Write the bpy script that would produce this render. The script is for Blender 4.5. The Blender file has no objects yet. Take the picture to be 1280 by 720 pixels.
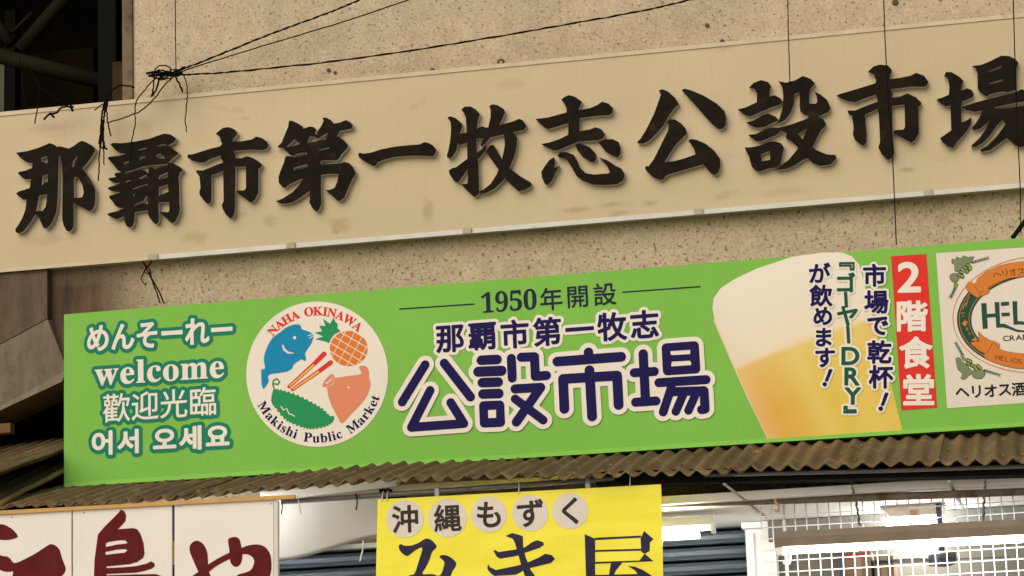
import bpy, bmesh, math, random
import numpy as np
from mathutils import Vector, Matrix
random.seed(7); np.random.seed(7)
S = bpy.context.scene
COL = S.collection

# ------------------------------------------------------------------ camera
FPX, W, H = 3200.0, 1280.0, 720.0
vx = Vector((-15930.0, 1262.0)); vz_v = -15000.0
vz_u = (FPX*FPX + vz_v*vx.y)/(-vx.x)
VERT_U = vz_u
X = Vector((-vx.x, vx.y, FPX)).normalized()               # world +X in camera axes (x right, y up, z back)
Z = Vector((vz_u, -vz_v, -FPX)).normalized()
Z = (Z - X*Z.dot(X)).normalized()
Y = Z.cross(X)
Rwc = Matrix((X, Y, Z))                                    # camera axes -> world axes
D, HC = 10.5, 1.6
ray0 = Rwc @ Vector((0, 0, -1))
CAM = Vector((-D*ray0.x/ray0.y, -D, HC))
cam = bpy.data.objects.new('camera', bpy.data.cameras.new('camera'))
cam.data.sensor_width = 36; cam.data.lens = FPX/W*36
cam.data.clip_start = 0.1; cam.data.clip_end = 500
cam.matrix_world = Matrix.Translation(CAM) @ Rwc.to_4x4()
COL.objects.link(cam); S.camera = cam

# ------------------------------------------------------------------ daylight
SUN_EL, SUN_AZ = math.radians(34), math.radians(-20)       # azimuth: from the street, to the left of its middle
w = bpy.data.worlds.new('World'); S.world = w; w.use_nodes = True
nt = w.node_tree; bg = nt.nodes['Background']
sky = nt.nodes.new('ShaderNodeTexSky'); sky.sky_type = 'NISHITA'; sky.sun_disc = False
sky.sun_elevation = SUN_EL; sky.sun_rotation = math.pi + SUN_AZ*-1
sky.dust_density = 4.0; sky.ozone_density = 0.6
nt.links.new(sky.outputs[0], bg.inputs[0]); bg.inputs[1].default_value = 0.055
sd = bpy.data.lights.new('sun', 'SUN'); sd.energy = 2.25; sd.angle = math.radians(75); sd.color = (1.0, 0.915, 0.775)
sun = bpy.data.objects.new('sun', sd); COL.objects.link(sun)
sdir = Vector((math.sin(SUN_AZ)*math.cos(SUN_EL), -math.cos(SUN_AZ)*math.cos(SUN_EL), math.sin(SUN_EL)))
sun.rotation_euler = sdir.to_track_quat('Z', 'Y').to_euler(); sun.location = (0, -6, 9)
S.view_settings.view_transform = 'Standard'; S.view_settings.look = 'None'
S.view_settings.exposure = 0.0; S.view_settings.gamma = 1.0
S.cycles.use_denoising = True
S.cycles.max_bounces = 6; S.cycles.sample_clamp_indirect = 8.0

# ------------------------------------------------------------------ measuring helpers
def ray(px, py): return Rwc @ Vector((px - W/2, H/2 - py, -FPX))
def at(px, py, yy):
    r = ray(px, py); return CAM + r*((yy - CAM.y)/r.y)
def at_z(px, py, zz):
    r = ray(px, py); return CAM + r*((zz - CAM.z)/r.z)
def xz(px, py, yy):
    p = at(px, py, yy); return (p.x, p.z)

# ------------------------------------------------------------------ materials
def new_mat(name):
    m = bpy.data.materials.new(name); m.use_nodes = True
    return m, m.node_tree, m.node_tree.nodes['Principled BSDF']
def node(t, typ, **kw):
    n = t.nodes.new(typ)
    for k, v in kw.items():
        if k in n.inputs: n.inputs[k].default_value = v
        else: setattr(n, k, v)
    return n
def coords(t, scale=(1, 1, 1)):
    tc = t.nodes.new('ShaderNodeTexCoord'); mp = t.nodes.new('ShaderNodeMapping')
    mp.inputs['Scale'].default_value = scale; t.links.new(tc.outputs['Object'], mp.inputs[0]); return mp.outputs[0]
def ramp(t, src, stops):
    r = t.nodes.new('ShaderNodeValToRGB'); e = r.color_ramp.elements
    while len(e) < len(stops): e.new(0.5)
    for q, (p, c) in zip(e, stops): q.position = p; q.color = (*c, 1) if len(c) == 3 else c
    t.links.new(src, r.inputs[0]); return r.outputs[0]
def noise(t, co, scale, detail=4, rough=0.6):
    n = node(t, 'ShaderNodeTexNoise', Scale=scale, Detail=detail, Roughness=rough)
    t.links.new(co, n.inputs['Vector']); return n.outputs[0]
def mix(t, fac, a, b, mode='MIX'):
    m = t.nodes.new('ShaderNodeMix'); m.data_type = 'RGBA'; m.blend_type = mode
    for sock, v in ((m.inputs[0], fac), (m.inputs[6], a), (m.inputs[7], b)):
        if isinstance(v, (int, float)): sock.default_value = v
        elif isinstance(v, (tuple, list)): sock.default_value = (*v[:3], 1)
        else: t.links.new(v, sock)
    return m.outputs[2]
def bump(t, b, src, strength=0.3, dist=0.01):
    n = node(t, 'ShaderNodeBump', Strength=strength, Distance=dist)
    t.links.new(src, n.inputs['Height']); t.links.new(n.outputs[0], b.inputs['Normal'])
def plain(name, c, rough=0.5, vary=0.12, scale=6, metal=0.0, bumpy=0.0, dirt=None, spec=0.25):
    """one colour with soft mottling, optional dirt colour in patches"""
    m, t, b = new_mat(name); co = coords(t)
    f = noise(t, co, scale, 6)
    col = ramp(t, f, [(0.3, tuple(x*(1 - vary) for x in c)), (0.7, tuple(min(1, x*(1 + vary)) for x in c))])
    if dirt:
        g = noise(t, co, dirt[1], 8, 0.7)
        col = mix(t, ramp(t, g, [(dirt[2], (0, 0, 0)), (dirt[2] + 0.16, (1, 1, 1))]), col, dirt[0])
    t.links.new(col, b.inputs['Base Color'])
    b.inputs['Roughness'].default_value = rough; b.inputs['Metallic'].default_value = metal; b.inputs['Specular IOR Level'].default_value = spec
    if bumpy: bump(t, b, noise(t, co, scale*12, 4), bumpy, 0.003)
    return m
def glow(name, c, s):
    m, t, b = new_mat(name)
    b.inputs['Base Color'].default_value = (*c, 1); b.inputs['Emission Color'].default_value = (*c, 1)
    b.inputs['Emission Strength'].default_value = s; return m

def concrete_mat():
    m, t, b = new_mat('pebbled concrete'); co = coords(t)
    big = noise(t, coords(t, (1, 1, .7)), 2.0, 8, .65); fine = noise(t, co, 70, 3, 0.6); speck = noise(t, co, 60, 3, 0.6); tiny = noise(t, co, 115, 3, .7)
    base = ramp(t, big, [(0.28, (0.41, 0.33, 0.212)), (0.5, (0.525, 0.428, 0.283)), (0.72, (0.61, 0.508, 0.35))])
    base = mix(t, ramp(t, fine, [(0.45, (0, 0, 0)), (0.75, (1, 1, 1))]), base, (0.63, 0.545, 0.41))
    base = mix(t, ramp(t, tiny, [(0.52, (0, 0, 0)), (0.66, (.6, .6, .6))]), base, (0.21, 0.14, 0.08))
    mid = noise(t, co, 13, 5, .65)
    base = mix(t, ramp(t, mid, [(0.42, (.26, .26, .26)), (0.58, (0, 0, 0))]), base, (0.30, 0.225, 0.15))
    dark = mix(t, ramp(t, speck, [(0.595, (0, 0, 0)), (0.66, (.85, .85, .85))]), base, (0.14, 0.09, 0.05))
    # weather stain: brown film on the left end of the wall, below the top signboard
    sp = t.nodes.new('ShaderNodeSeparateXYZ'); t.links.new(coords(t), sp.inputs[0])
    mr = node(t, 'ShaderNodeMapRange'); mr.inputs[1].default_value = STAIN_X1; mr.inputs[2].default_value = STAIN_X0
    t.links.new(sp.outputs[0], mr.inputs[0])
    mz = node(t, 'ShaderNodeMapRange'); mz.inputs[1].default_value = STAIN_Z + 0.1; mz.inputs[2].default_value = STAIN_Z - 0.1
    t.links.new(sp.outputs[2], mz.inputs[0])
    mu = node(t, 'ShaderNodeMath', operation='MULTIPLY'); t.links.new(mr.outputs[0], mu.inputs[0]); t.links.new(mz.outputs[0], mu.inputs[1])
    st = noise(t, coords(t, (7, 3, 1.5)), 1.6, 6)
    scol = ramp(t, st, [(0.35, (0.055, 0.036, 0.025)), (0.65, (0.17, 0.10, 0.05))])
    out = mix(t, mu.outputs[0], dark, scol)
    t.links.new(out, b.inputs['Base Color']); b.inputs['Roughness'].default_value = 0.9
    ad = node(t, 'ShaderNodeMath', operation='ADD'); t.links.new(fine, ad.inputs[0]); t.links.new(speck, ad.inputs[1])
    bump(t, b, ad.outputs[0], 0.5, 0.004); return m

def streaked(name, c0, c1, c2, rough=0.85, sc=(14, 14, 2.0)):
    m, t, b = new_mat(name); a = noise(t, coords(t, sc), 1.0, 7, 0.65); g = noise(t, coords(t), 24, 6, 0.7)
    col = ramp(t, a, [(0.3, c0), (0.55, c1), (0.75, c2)])
    col = mix(t, ramp(t, g, [(0.5, (0, 0, 0)), (0.72, (.6, .6, .6))]), col, tuple(x*0.45 for x in c1))
    t.links.new(col, b.inputs['Base Color']); b.inputs['Roughness'].default_value = rough
    bump(t, b, g, 0.4, 0.004); return m

def cream_mat():
    m, t, b = new_mat('aged cream panel'); co = coords(t)
    a = noise(t, coords(t, (0.5, 1, 2.2)), 1.5, 4); s = noise(t, coords(t, (3.5, 1, 7)), 1.0, 5, 0.6); d = noise(t, co, 55, 3)
    v = noise(t, coords(t, (60, 1, 1.5)), 1.0, 3)
    col = ramp(t, a, [(0.3, (0.475, 0.388, 0.235)), (0.7, (0.55, 0.452, 0.288))])
    col = mix(t, ramp(t, v, [(0.4, (0, 0, 0)), (0.8, (.4, .4, .4))]), col, (0.46, 0.375, 0.21))
    col = mix(t, ramp(t, s, [(0.62, (0, 0, 0)), (0.74, (.5, .5, .5))]), col, (0.28, 0.19, 0.09))
    col = mix(t, ramp(t, d, [(0.745, (0, 0, 0)), (0.78, (.7, .7, .7))]), col, (0.16, 0.10, 0.05))
    # brown smears and scuffs, where the board has them
    big = noise(t, coords(t, (.8, 1, 1.6)), 22, 6, .75)
    for (px, py, rx, rz, k) in SMEARS:
        q = at(px, py, YC) - SMEAR_O
        mp = t.nodes.new('ShaderNodeMapping'); mp.inputs['Location'].default_value = (-q.x/rx, 0, -q.z/rz); mp.inputs['Scale'].default_value = (1/rx, 0, 1/rz)
        t.links.new(co, mp.inputs[0]); L = node(t, 'ShaderNodeVectorMath', operation='LENGTH'); t.links.new(mp.outputs[0], L.inputs[0])
        a1 = node(t, 'ShaderNodeMath', operation='MULTIPLY_ADD'); a1.inputs[1].default_value = -.55; t.links.new(L.outputs['Value'], a1.inputs[0]); t.links.new(big, a1.inputs[2])
        k *= .62
        col = mix(t, ramp(t, a1.outputs[0], [(0.06, (0, 0, 0)), (0.36, (k, k, k))]), col, (0.25, 0.16, 0.07))
    t.links.new(col, b.inputs['Base Color']); b.inputs['Roughness'].default_value = 0.55; return m

def print_mat(name, c, rough=0.45, vary=0.05, grime=0.25):
    m, t, b = new_mat(name); co = coords(t)
    f = noise(t, coords(t, (1, 1, 1)), 2.2, 4)
    col = ramp(t, f, [(0.3, tuple(x*(1 - vary) for x in c)), (0.7, tuple(min(1, x*(1 + vary)) for x in c))])
    g = noise(t, co, 90, 2); wv = noise(t, coords(t, (220, 1, 4)), 1.0, 2)
    col = mix(t, ramp(t, g, [(0.70, (0, 0, 0)), (0.80, (grime,)*3)]), col, tuple(x*0.5 for x in c))
    col = mix(t, ramp(t, wv, [(0.45, (0, 0, 0)), (0.7, (.14, .14, .14))]), col, tuple(x*0.78 for x in c))
    t.links.new(col, b.inputs['Base Color']); b.inputs['Roughness'].default_value = rough
    b.inputs['Specular IOR Level'].default_value = 0.08; return m

# ------------------------------------------------------------------ object helpers
def thing(name, label, cat, loc, group=None):
    o = bpy.data.objects.new(name, None); COL.objects.link(o); o.empty_display_size = 0.1
    o.location = loc; o['label'] = label; o['category'] = cat
    if group: o['group'] = group
    return o
def root_loc(o):
    while o.parent: o = o.parent
    return Vector(o.location)
def link(name, me, mats, parent=None, label=None, cat=None, group=None, kind=None, smooth=None):
    """link a mesh given in world coordinates; it takes the thing's base (or its own) as origin"""
    o = bpy.data.objects.new(name, me); COL.objects.link(o); me.name = name
    for m in (mats if isinstance(mats, (list, tuple)) else [mats]): me.materials.append(m)
    if parent:
        me.transform(Matrix.Translation(-root_loc(parent))); o.parent = parent
    else:
        co = np.array([v.co[:] for v in me.vertices]); lo, hi = co.min(0), co.max(0)
        org = Vector(((lo[0]+hi[0])/2, (lo[1]+hi[1])/2, lo[2]))
        if kind == 'structure' or name == 'concrete_wall': org = Vector((0, 0, 0))
        me.transform(Matrix.Translation(-org)); o.location = org
    if label: o['label'] = label
    if cat: o['category'] = cat
    if group: o['group'] = group
    if kind: o['kind'] = kind
    if smooth is not None: me.polygons.foreach_set('use_smooth', [smooth]*len(me.polygons))
    return o
class MB:
    def __init__(s): s.b = bmesh.new()
    def box(s, x0, x1, y0, y1, z0, z1, bev=0.0):
        v = [s.b.verts.new((x, y, z)) for z in (z0, z1) for y in (y0, y1) for x in (x0, x1)]
        fs = [s.b.faces.new([v[i] for i in q]) for q in ((0,2,3,1),(4,5,7,6),(0,1,5,4),(2,6,7,3),(0,4,6,2),(1,3,7,5))]
        if bev: bmesh.ops.bevel(s.b, geom=list({e for f in fs for e in f.edges}), offset=bev, segments=2, affect='EDGES', profile=0.5)
        return s
    def hexa(s, c):
        """8 corners: front quad (4, counter-clockwise seen from the street) then back quad"""
        v = [s.b.verts.new(p) for p in c]
        for q in ((0,1,2,3),(7,6,5,4),(4,5,1,0),(5,6,2,1),(6,7,3,2),(7,4,0,3)): s.b.faces.new([v[i] for i in q])
        return s
    def poly(s, pts): s.b.faces.new([s.b.verts.new(p) for p in pts]); return s
    def tube(s, pts, r, seg=8, cap=True):
        pts = [Vector(p) for p in pts]; rings = []
        n = len(pts); rr = r if isinstance(r, (list, tuple)) else [r]*n
        up = None
        for i, p in enumerate(pts):
            d = (pts[min(i+1, n-1)] - pts[max(i-1, 0)]).normalized()
            if up is None: up = d.orthogonal().normalized()
            up = (up - d*up.dot(d))
            up = up.normalized() if up.length > 1e-6 else d.orthogonal().normalized()
            q = d.cross(up)
            rings.append([s.b.verts.new(p + (up*math.cos(a) + q*math.sin(a))*rr[i]) for a in [2*math.pi*k/seg for k in range(seg)]])
        for a, b in zip(rings, rings[1:]):
            for k in range(seg): s.b.faces.new((a[k], a[(k+1) % seg], b[(k+1) % seg], b[k]))
        if cap: s.b.faces.new(rings[0][::-1]); s.b.faces.new(rings[-1])
        return s
    def mesh(s):
        bmesh.ops.recalc_face_normals(s.b, faces=s.b.faces)
        me = bpy.data.meshes.new('m'); s.b.to_mesh(me); s.b.free(); return me
def wiggle(pts, per=6, amp=0.0, seed=0):
    """Catmull-Rom through points with a little kink noise"""
    rnd = random.Random(seed); P = [Vector(p) for p in pts]; P = [P[0]*2 - P[1]] + P + [P[-1]*2 - P[-2]]; out = []
    for i in range(1, len(P) - 2):
        for k in range(per):
            t = k/per
            q = 0.5*((2*P[i]) + (P[i+1] - P[i-1])*t + (2*P[i-1] - 5*P[i] + 4*P[i+1] - P[i+2])*t*t + (3*P[i] - P[i-1] - 3*P[i+1] + P[i+2])*t**3)
            out.append(q + Vector([rnd.uniform(-amp, amp) for _ in range(3)]))
    out.append(P[-2]); return out

# ------------------------------------------------------------------ flat shapes from distance fields
_glyph = {}
def glyph(ch):
    """outline edges of a character of Blender's built-in font, in em units"""
    if ch not in _glyph:
        c = bpy.data.curves.new('g', 'FONT'); c.body = ch; c.resolution_u = 5
        o = bpy.data.objects.new('g', c); COL.objects.link(o)
        me = bpy.data.meshes.new_from_object(o.evaluated_get(bpy.context.evaluated_depsgraph_get()))
        cnt = {}
        for p in me.polygons:
            vs = list(p.vertices)
            for a, b in zip(vs, vs[1:] + vs[:1]):
                k = (min(a, b), max(a, b)); cnt[k] = cnt.get(k, 0) + 1
        v = [x.co for x in me.vertices]
        E = np.array([[v[a][:2], v[b][:2]] for (a, b), n in cnt.items() if n == 1], float).reshape(-1, 2, 2)
        bpy.data.objects.remove(o); bpy.data.curves.remove(c); bpy.data.meshes.remove(me)
        _glyph[ch] = E
    return _glyph[ch]
class Field:
    """signed distance field on an upright plane (x, z in metres)"""
    def __init__(s, pts, pad, res=0.0011):
        p = np.array(pts); lo = p.min(0) - pad; hi = p.max(0) + pad
        s.lo, s.res, s.pad = lo, res, pad
        s.nx = int((hi[0]-lo[0])/res) + 2; s.nz = int((hi[1]-lo[1])/res) + 2
        s.f = np.full((s.nz, s.nx), 1.0)
    def win(s, lo, hi, pad):
        i0 = max(0, int((lo[0]-pad-s.lo[0])/s.res)); i1 = min(s.nx, int((hi[0]+pad-s.lo[0])/s.res) + 2)
        j0 = max(0, int((lo[1]-pad-s.lo[1])/s.res)); j1 = min(s.nz, int((hi[1]+pad-s.lo[1])/s.res) + 2)
        gx, gz = np.meshgrid(s.lo[0] + s.res*np.arange(i0, i1), s.lo[1] + s.res*np.arange(j0, j1))
        return (slice(j0, j1), slice(i0, i1)), gx, gz
    def _put(s, sl, d, op):
        if op == 'add': s.f[sl] = np.minimum(s.f[sl], d)
        elif op == 'sub': s.f[sl] = np.maximum(s.f[sl], -d)
        elif op == 'and':
            full = np.full_like(s.f, 1.0); full[sl] = d; s.f = np.maximum(s.f, full)
    def edges(s, E, op='add', grow=0.0):
        if len(E) == 0: return s
        lo = E.reshape(-1, 2).min(0); hi = E.reshape(-1, 2).max(0)
        sl, gx, gz = s.win(lo, hi, s.pad)
        d2 = np.full(gx.shape, 1e9); ins = np.zeros(gx.shape, bool)
        for (ax, az), (bx, bz) in E:
            ex, ez = bx-ax, bz-az; L = ex*ex + ez*ez + 1e-18
            t = np.clip(((gx-ax)*ex + (gz-az)*ez)/L, 0, 1)
            d2 = np.minimum(d2, (gx-ax-t*ex)**2 + (gz-az-t*ez)**2)
            if az != bz:
                c = (az > gz) != (bz > gz)
                ins ^= c & (gx < (bx-ax)*(gz-az)/(bz-az) + ax)
        d = np.sqrt(d2); d[ins] *= -1
        s._put(sl, d - grow, op); return s
    def poly(s, pts, op='add', grow=0.0):
        p = np.array(pts); return s.edges(np.stack([p, np.roll(p, -1, 0)], 1), op, grow)
    def caps(s, pts, r, op='add'):
        pts = [np.array(p) for p in pts]; rr = r if isinstance(r, (list, tuple)) else [r]*len(pts)
        for i in range(len(pts) - 1):
            a, b, ra, rb = pts[i], pts[i+1], rr[i], rr[i+1]
            sl, gx, gz = s.win(np.minimum(a, b) - max(ra, rb), np.maximum(a, b) + max(ra, rb), s.pad)
            e = b - a; L = e @ e + 1e-18
            t = np.clip(((gx-a[0])*e[0] + (gz-a[1])*e[1])/L, 0, 1)
            s._put(sl, np.hypot(gx-a[0]-t*e[0], gz-a[1]-t*e[1]) - (ra + (rb-ra)*t), op)
        return s
    def contours(s, level=0.0, tol=0.00025):
        f = s.f - level; f = np.where(f == 0, 1e-9, f)
        f[0, :] = f[-1, :] = 1; f[:, 0] = f[:, -1] = 1
        n = f < 0; A, B, C, Dd = n[:-1, :-1], n[:-1, 1:], n[1:, 1:], n[1:, :-1]
        code = A*1 + B*2 + C*4 + Dd*8
        js, is_ = np.nonzero((code > 0) & (code < 15)); nxt = {}
        T = {1:[(3,0)],2:[(0,1)],3:[(3,1)],4:[(1,2)],5:[(3,2),(1,0)],6:[(0,2)],7:[(3,2)],8:[(2,3)],9:[(2,0)],10:[(0,3),(2,1)],11:[(2,1)],12:[(1,3)],13:[(1,0)],14:[(0,3)]}
        for j, i in zip(js.tolist(), is_.tolist()):
            key = (('h', j, i), ('v', j, i+1), ('h', j+1, i), ('v', j, i))
            for a, b in T[int(code[j, i])]: nxt[key[a]] = key[b]
        def pos(k):
            t, j, i = k
            if t == 'h':
                a, b = f[j, i], f[j, i+1]; return (s.lo[0] + s.res*(i + a/(a-b)), s.lo[1] + s.res*j)
            a, b = f[j, i], f[j+1, i]; return (s.lo[0] + s.res*i, s.lo[1] + s.res*(j + a/(a-b)))
        loops = []
        while nxt:
            k0, k = next(iter(nxt.items())); loop = [k0]; del nxt[k0]
            while k != k0 and k in nxt: loop.append(k); k = nxt.pop(k)
            if len(loop) >= 6: loops.append(simplify(np.array([pos(k) for k in loop]), tol))
        return [l for l in loops if len(l) >= 3]
def simplify(p, tol):
    n = len(p); keep = np.zeros(n, bool); m = int(np.argmax(((p-p[0])**2).sum(1)))
    keep[0] = keep[m] = True; st = [(0, m), (m, n)]
    q = np.vstack([p, p[:1]])
    while st:
        a, b = st.pop()
        if b - a < 2: continue
        d = q[b]-q[a]; L = np.hypot(*d) + 1e-12; r = q[a+1:b]-q[a]
        h = np.abs(r[:, 0]*d[1]-r[:, 1]*d[0])/L; k = int(np.argmax(h))
        if h[k] > tol: keep[a+1+k] = True; st += [(a, a+1+k), (a+1+k, b)]
    return p[keep]
def sheet(loops, yy, thick=0.0, bevel=0.0):
    """fill the outlines; if the filled area comes out wrong (touching outlines), nudge the points and try again"""
    want = abs(sum(0.5*float(np.sum(l[:, 0]*np.roll(l[:, 1], -1) - np.roll(l[:, 0], -1)*l[:, 1])) for l in map(np.asarray, loops)))
    best = None
    for k in range(8):
        rg = np.random.RandomState(k); bv = bevel if k < 4 else 0.0
        me = sheet_once([np.asarray(l) + rg.uniform(-1, 1, np.shape(l))*3e-5*k for l in loops], yy, thick, bv)
        got = sum(p.area for p in me.polygons if abs(p.normal.y) > .95)/(2 if thick else 1)
        err = abs(got - want)/want
        if best is None or err < best[0]: best = (err, me)
        if err < .06: break
    return best[1]
def sheet_once(loops, yy, thick=0.0, bevel=0.0):
    """fill outlines (holes too) on the upright plane y = yy; thick > 0 makes a slab that stands out towards the street"""
    cu = bpy.data.curves.new('c', 'CURVE'); cu.dimensions = '2D'; cu.fill_mode = 'BOTH' if thick else 'FRONT'
    for l in loops:
        sp = cu.splines.new('POLY'); sp.points.add(len(l) - 1); sp.use_cyclic_u = True
        for q, (a, b) in zip(sp.points, l): q.co = (a, b, 0, 1)
    if thick:
        cu.extrude = thick/2 - bevel; cu.bevel_depth = bevel; cu.bevel_resolution = 1; cu.offset = -bevel
    o = bpy.data.objects.new('c', cu); COL.objects.link(o)
    me = bpy.data.meshes.new_from_object(o.evaluated_get(bpy.context.evaluated_depsgraph_get()))
    bpy.data.objects.remove(o); bpy.data.curves.remove(cu); me.materials.clear()
    me.transform(Matrix(((1,0,0,0),(0,0,-1,yy - thick/2),(0,1,0,0),(0,0,0,1))))
    if not thick:
        for p in me.polygons:
            if p.normal.y > 0: me.flip_normals(); break
    return me
def place_text(s, BL, BR, h, yy, per=None):
    """glyph edges of a text line squeezed into a box given by its corners; returns list of edge arrays in x, z"""
    adv = 0; gl = []
    for ch in s:
        if ch == ' ': adv += 0.35; continue
        E = glyph(ch); lo = E.reshape(-1, 2).min(0); hi = E.reshape(-1, 2).max(0)
        wide = ord(ch) > 0x2E00 and ord(ch) < 0x1D000
        if wide: gl.append(E + np.array([adv, 0])); adv += 1.0
        else: gl.append(E + np.array([adv - lo[0], 0])); adv += (hi[0]-lo[0]) + 0.07
    A = np.concatenate([g.reshape(-1, 2) for g in gl]); lo, hi = A.min(0), A.max(0)
    o = np.array(xz(*BL, yy)); u = np.array(xz(*BR, yy)) - o; v = np.array(xz(BL[0], BL[1]-h, yy)) - o
    v = np.array([0, v[1]]) if abs(v[0]) < abs(v[1])*0.2 else v
    return [o + ((g[..., :1]-lo[0])/(hi[0]-lo[0]))*u + ((g[..., 1:]-lo[1])/(hi[1]-lo[1]))*v for g in gl]
def char_at(ch, cx, cy, size, yy, ang=0.0, sx=1.0, full=False):
    """one character centred on a point; size = its em (or its own height when full) in photo pixels"""
    E = glyph(ch); lo = E.reshape(-1, 2).min(0); hi = E.reshape(-1, 2).max(0); c = (lo + hi)/2
    k = np.linalg.norm(np.array(xz(cx, cy, yy)) - np.array(xz(cx, cy + size, yy)))
    if full: k /= (hi[1]-lo[1])
    q = (E - c)*k*np.array([sx, 1.0])
    a = math.radians(ang); R = np.array([[math.cos(a), math.sin(a)], [-math.sin(a), math.cos(a)]])
    return q @ R + np.array(xz(cx, cy, yy))
PX = 0.00328                                                # metres per photo pixel on the facade
def text_meshes(glyphs, yy, bold=0.0, rim=None, res=0.0011):
    pts = np.concatenate([g.reshape(-1, 2) for g in glyphs])
    F = Field(pts, (bold + (rim or 0)) + 0.006, res)
    for g in glyphs: F.edges(g)
    front = sheet(F.contours(bold), yy - (LAYER if rim else 0))
    return (front, sheet(F.contours(bold + rim, 0.0004), yy)) if rim else front
LAYER = 0.0015

# ================================================================== SETTING
YC, YG, YE = -0.065, -0.33, -1.0                             # front planes: top signboard, green signboard, eaves
STAIN_X0, STAIN_X1 = xz(120, 380, 0)[0], xz(205, 380, 0)[0]; STAIN_Z = xz(120, 330, 0)[1]
M_conc = concrete_mat()
M_floor = plain('paving', (0.50, 0.46, 0.40), 0.8, 0.2, 3)
link('street', MB().poly([(-30, -40, 0), (30, -40, 0), (30, 12, 0), (-30, 12, 0)]).mesh(), M_floor, kind='structure')

xw = at(167, 60, 0).x                                       # left end of the upper wall
z_sgn = at(100, 200, 0).z
zt = 7.2
wall = MB()
wall.box(xw, 3.6, 0, 0.22, z_sgn, zt)
wall.box(at(84, 440, 0).x, 3.6, 0.003, 0.22, at(1200, 607, -0.80).z + 0.032, z_sgn)
wall.box(at(58, 400, 0).x, at(84, 440, 0).x - .001, 0.003, 0.22, at(78, 470, 0).z, z_sgn)
wo = link('concrete_wall', wall.mesh(), M_conc, label='beige pebbled concrete wall behind the two long signboards, stained brown at its left end', cat='wall')
M_jamb = plain('stained plaster', (0.20, 0.145, 0.09), 0.9, 0.25, 5, dirt=((0.07, 0.05, 0.03), 8, 0.5))
link('jamb', MB().box(at(153, 60, -0.01).x, xw - 0.002, -0.012, 0.22, z_sgn, zt).mesh(), M_jamb, wo)
M_iron = plain('rusted iron', (0.10, 0.07, 0.045), 0.7, 0.3, 40, dirt=((0.16, 0.07, 0.03), 30, 0.55))
# little fittings left in the wall
def ring(px, py, r0, r):
    c = at(px, py, -0.02); return MB().tube([c + Vector((math.cos(a)*r0, 0, math.sin(a)*r0)) for a in [2*math.pi*k/16 for k in range(17)]], r, 8).mesh()
link('eye_bolt', ring(626, 78, 0.013, 0.0045), M_iron, wo)
for px, py, r in ((411, 88, .010), (541, 88, .012), (903, 52, .011), (1119, 3, .016), (884, 32, .011), (419, 91, .008)):
    c = at(px, py, 0)
    link('bolt', MB().tube([c + Vector((0, 0.004, 0)), c + Vector((0, -0.010, 0))], [r, r*0.8], 7).mesh(), M_iron, wo)

# concrete bracket under the left end of the top signboard
M_brk = streaked('stained concrete', (0.065, 0.04, 0.024), (0.12, 0.08, 0.048), (0.18, 0.125, 0.078), sc=(16, 16, 3))
M_brk2 = streaked('grey streaked concrete', (0.15, 0.118, 0.078), (0.205, 0.162, 0.11), (0.26, 0.21, 0.15), sc=(30, 30, 5))
b = MB()
A = [at(-60, 330, -0.055), at(59, 330, -0.055), at(59, 398, -0.055), at(-60, 462, -0.055)]
Bk = [Vector((p.x, 0.0, p.z)) for p in A]
b.hexa([A[3], A[2], A[1], A[0], Bk[3], Bk[2], Bk[1], Bk[0]])
br = thing('concrete_bracket', 'brown streaked concrete bracket with a slanting lower face, left of the green signboard', 'bracket', (A[3].x, 0, A[3].z))
link('block', b.mesh(), M_brk, br)
L0, L1 = at(-60, 463, -0.055), at(59.5, 399, -0.055); K0, K1, K2 = at(-60, 541, -0.004), at(77, 477, -0.004), at(84, 462, 0.0)
b = MB(); b.poly([L0, L1, K2, K1, K0]); bk = [Vector((p.x, 0.35, p.z + 0.03)) for p in (L0, L1, K2, K1, K0)]
b.poly(bk[::-1]); f = [L0, L1, K2, K1, K0]
for i in range(5): b.poly([f[i], bk[i], bk[(i+1) % 5], f[(i+1) % 5]])
link('haunch', b.mesh(), M_brk2, br)

# dark passage behind the left end of the wall, with the arcade's steel truss in it
M_dark = plain('shade black boards', (0.0045, 0.003, 0.0015), 0.9, 0.3, 3, spec=0)  # near-black colour stands in for the unlit depth of the recess
M_dark2 = plain('shade brown boards', (0.011, 0.0075, 0.004), 0.9, 0.3, 3, spec=0)  # recess darkness in the colour again, one step paler
xl = -5.2
p = MB(); zb = z_sgn - 0.3
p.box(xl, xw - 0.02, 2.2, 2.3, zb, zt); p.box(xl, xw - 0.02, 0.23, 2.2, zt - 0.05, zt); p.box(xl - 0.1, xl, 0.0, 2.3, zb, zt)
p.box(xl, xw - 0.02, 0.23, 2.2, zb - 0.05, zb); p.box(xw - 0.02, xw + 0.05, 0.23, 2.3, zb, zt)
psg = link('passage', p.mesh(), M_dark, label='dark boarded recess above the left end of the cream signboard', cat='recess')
a0, a1 = at(18, 70, 2.15), at(118, 160, 2.15)
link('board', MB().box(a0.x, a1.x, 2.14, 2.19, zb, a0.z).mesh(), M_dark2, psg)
a0, a1 = at(-20, 72, 2.1), at(8, 160, 2.1)
M_pale = plain('pale green glass', (0.12, 0.135, 0.085), 0.4, 0.3, 3, spec=.05)
link('window_pane', MB().box(a0.x, a1.x, 2.10, 2.12, zb, a0.z).mesh(), M_pale, psg)
a0, a1 = at(9, 72, 1.9), at(22, 160, 1.9)
link('post', MB().box(a0.x, a1.x, 1.86, 1.94, zb, a0.z + .25).mesh(), plain('post paint', (0.008, 0.007, 0.005), 0.8, spec=.03), psg)
M_truss = plain('dark green steel', (0.014, 0.014, 0.006), 0.8, 0.2, 4, spec=.05)
tr = thing('steel_truss', 'dark green tubular steel truss crossing the dark recess at top left', 'truss', at(25, 70, 1.2))
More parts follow.
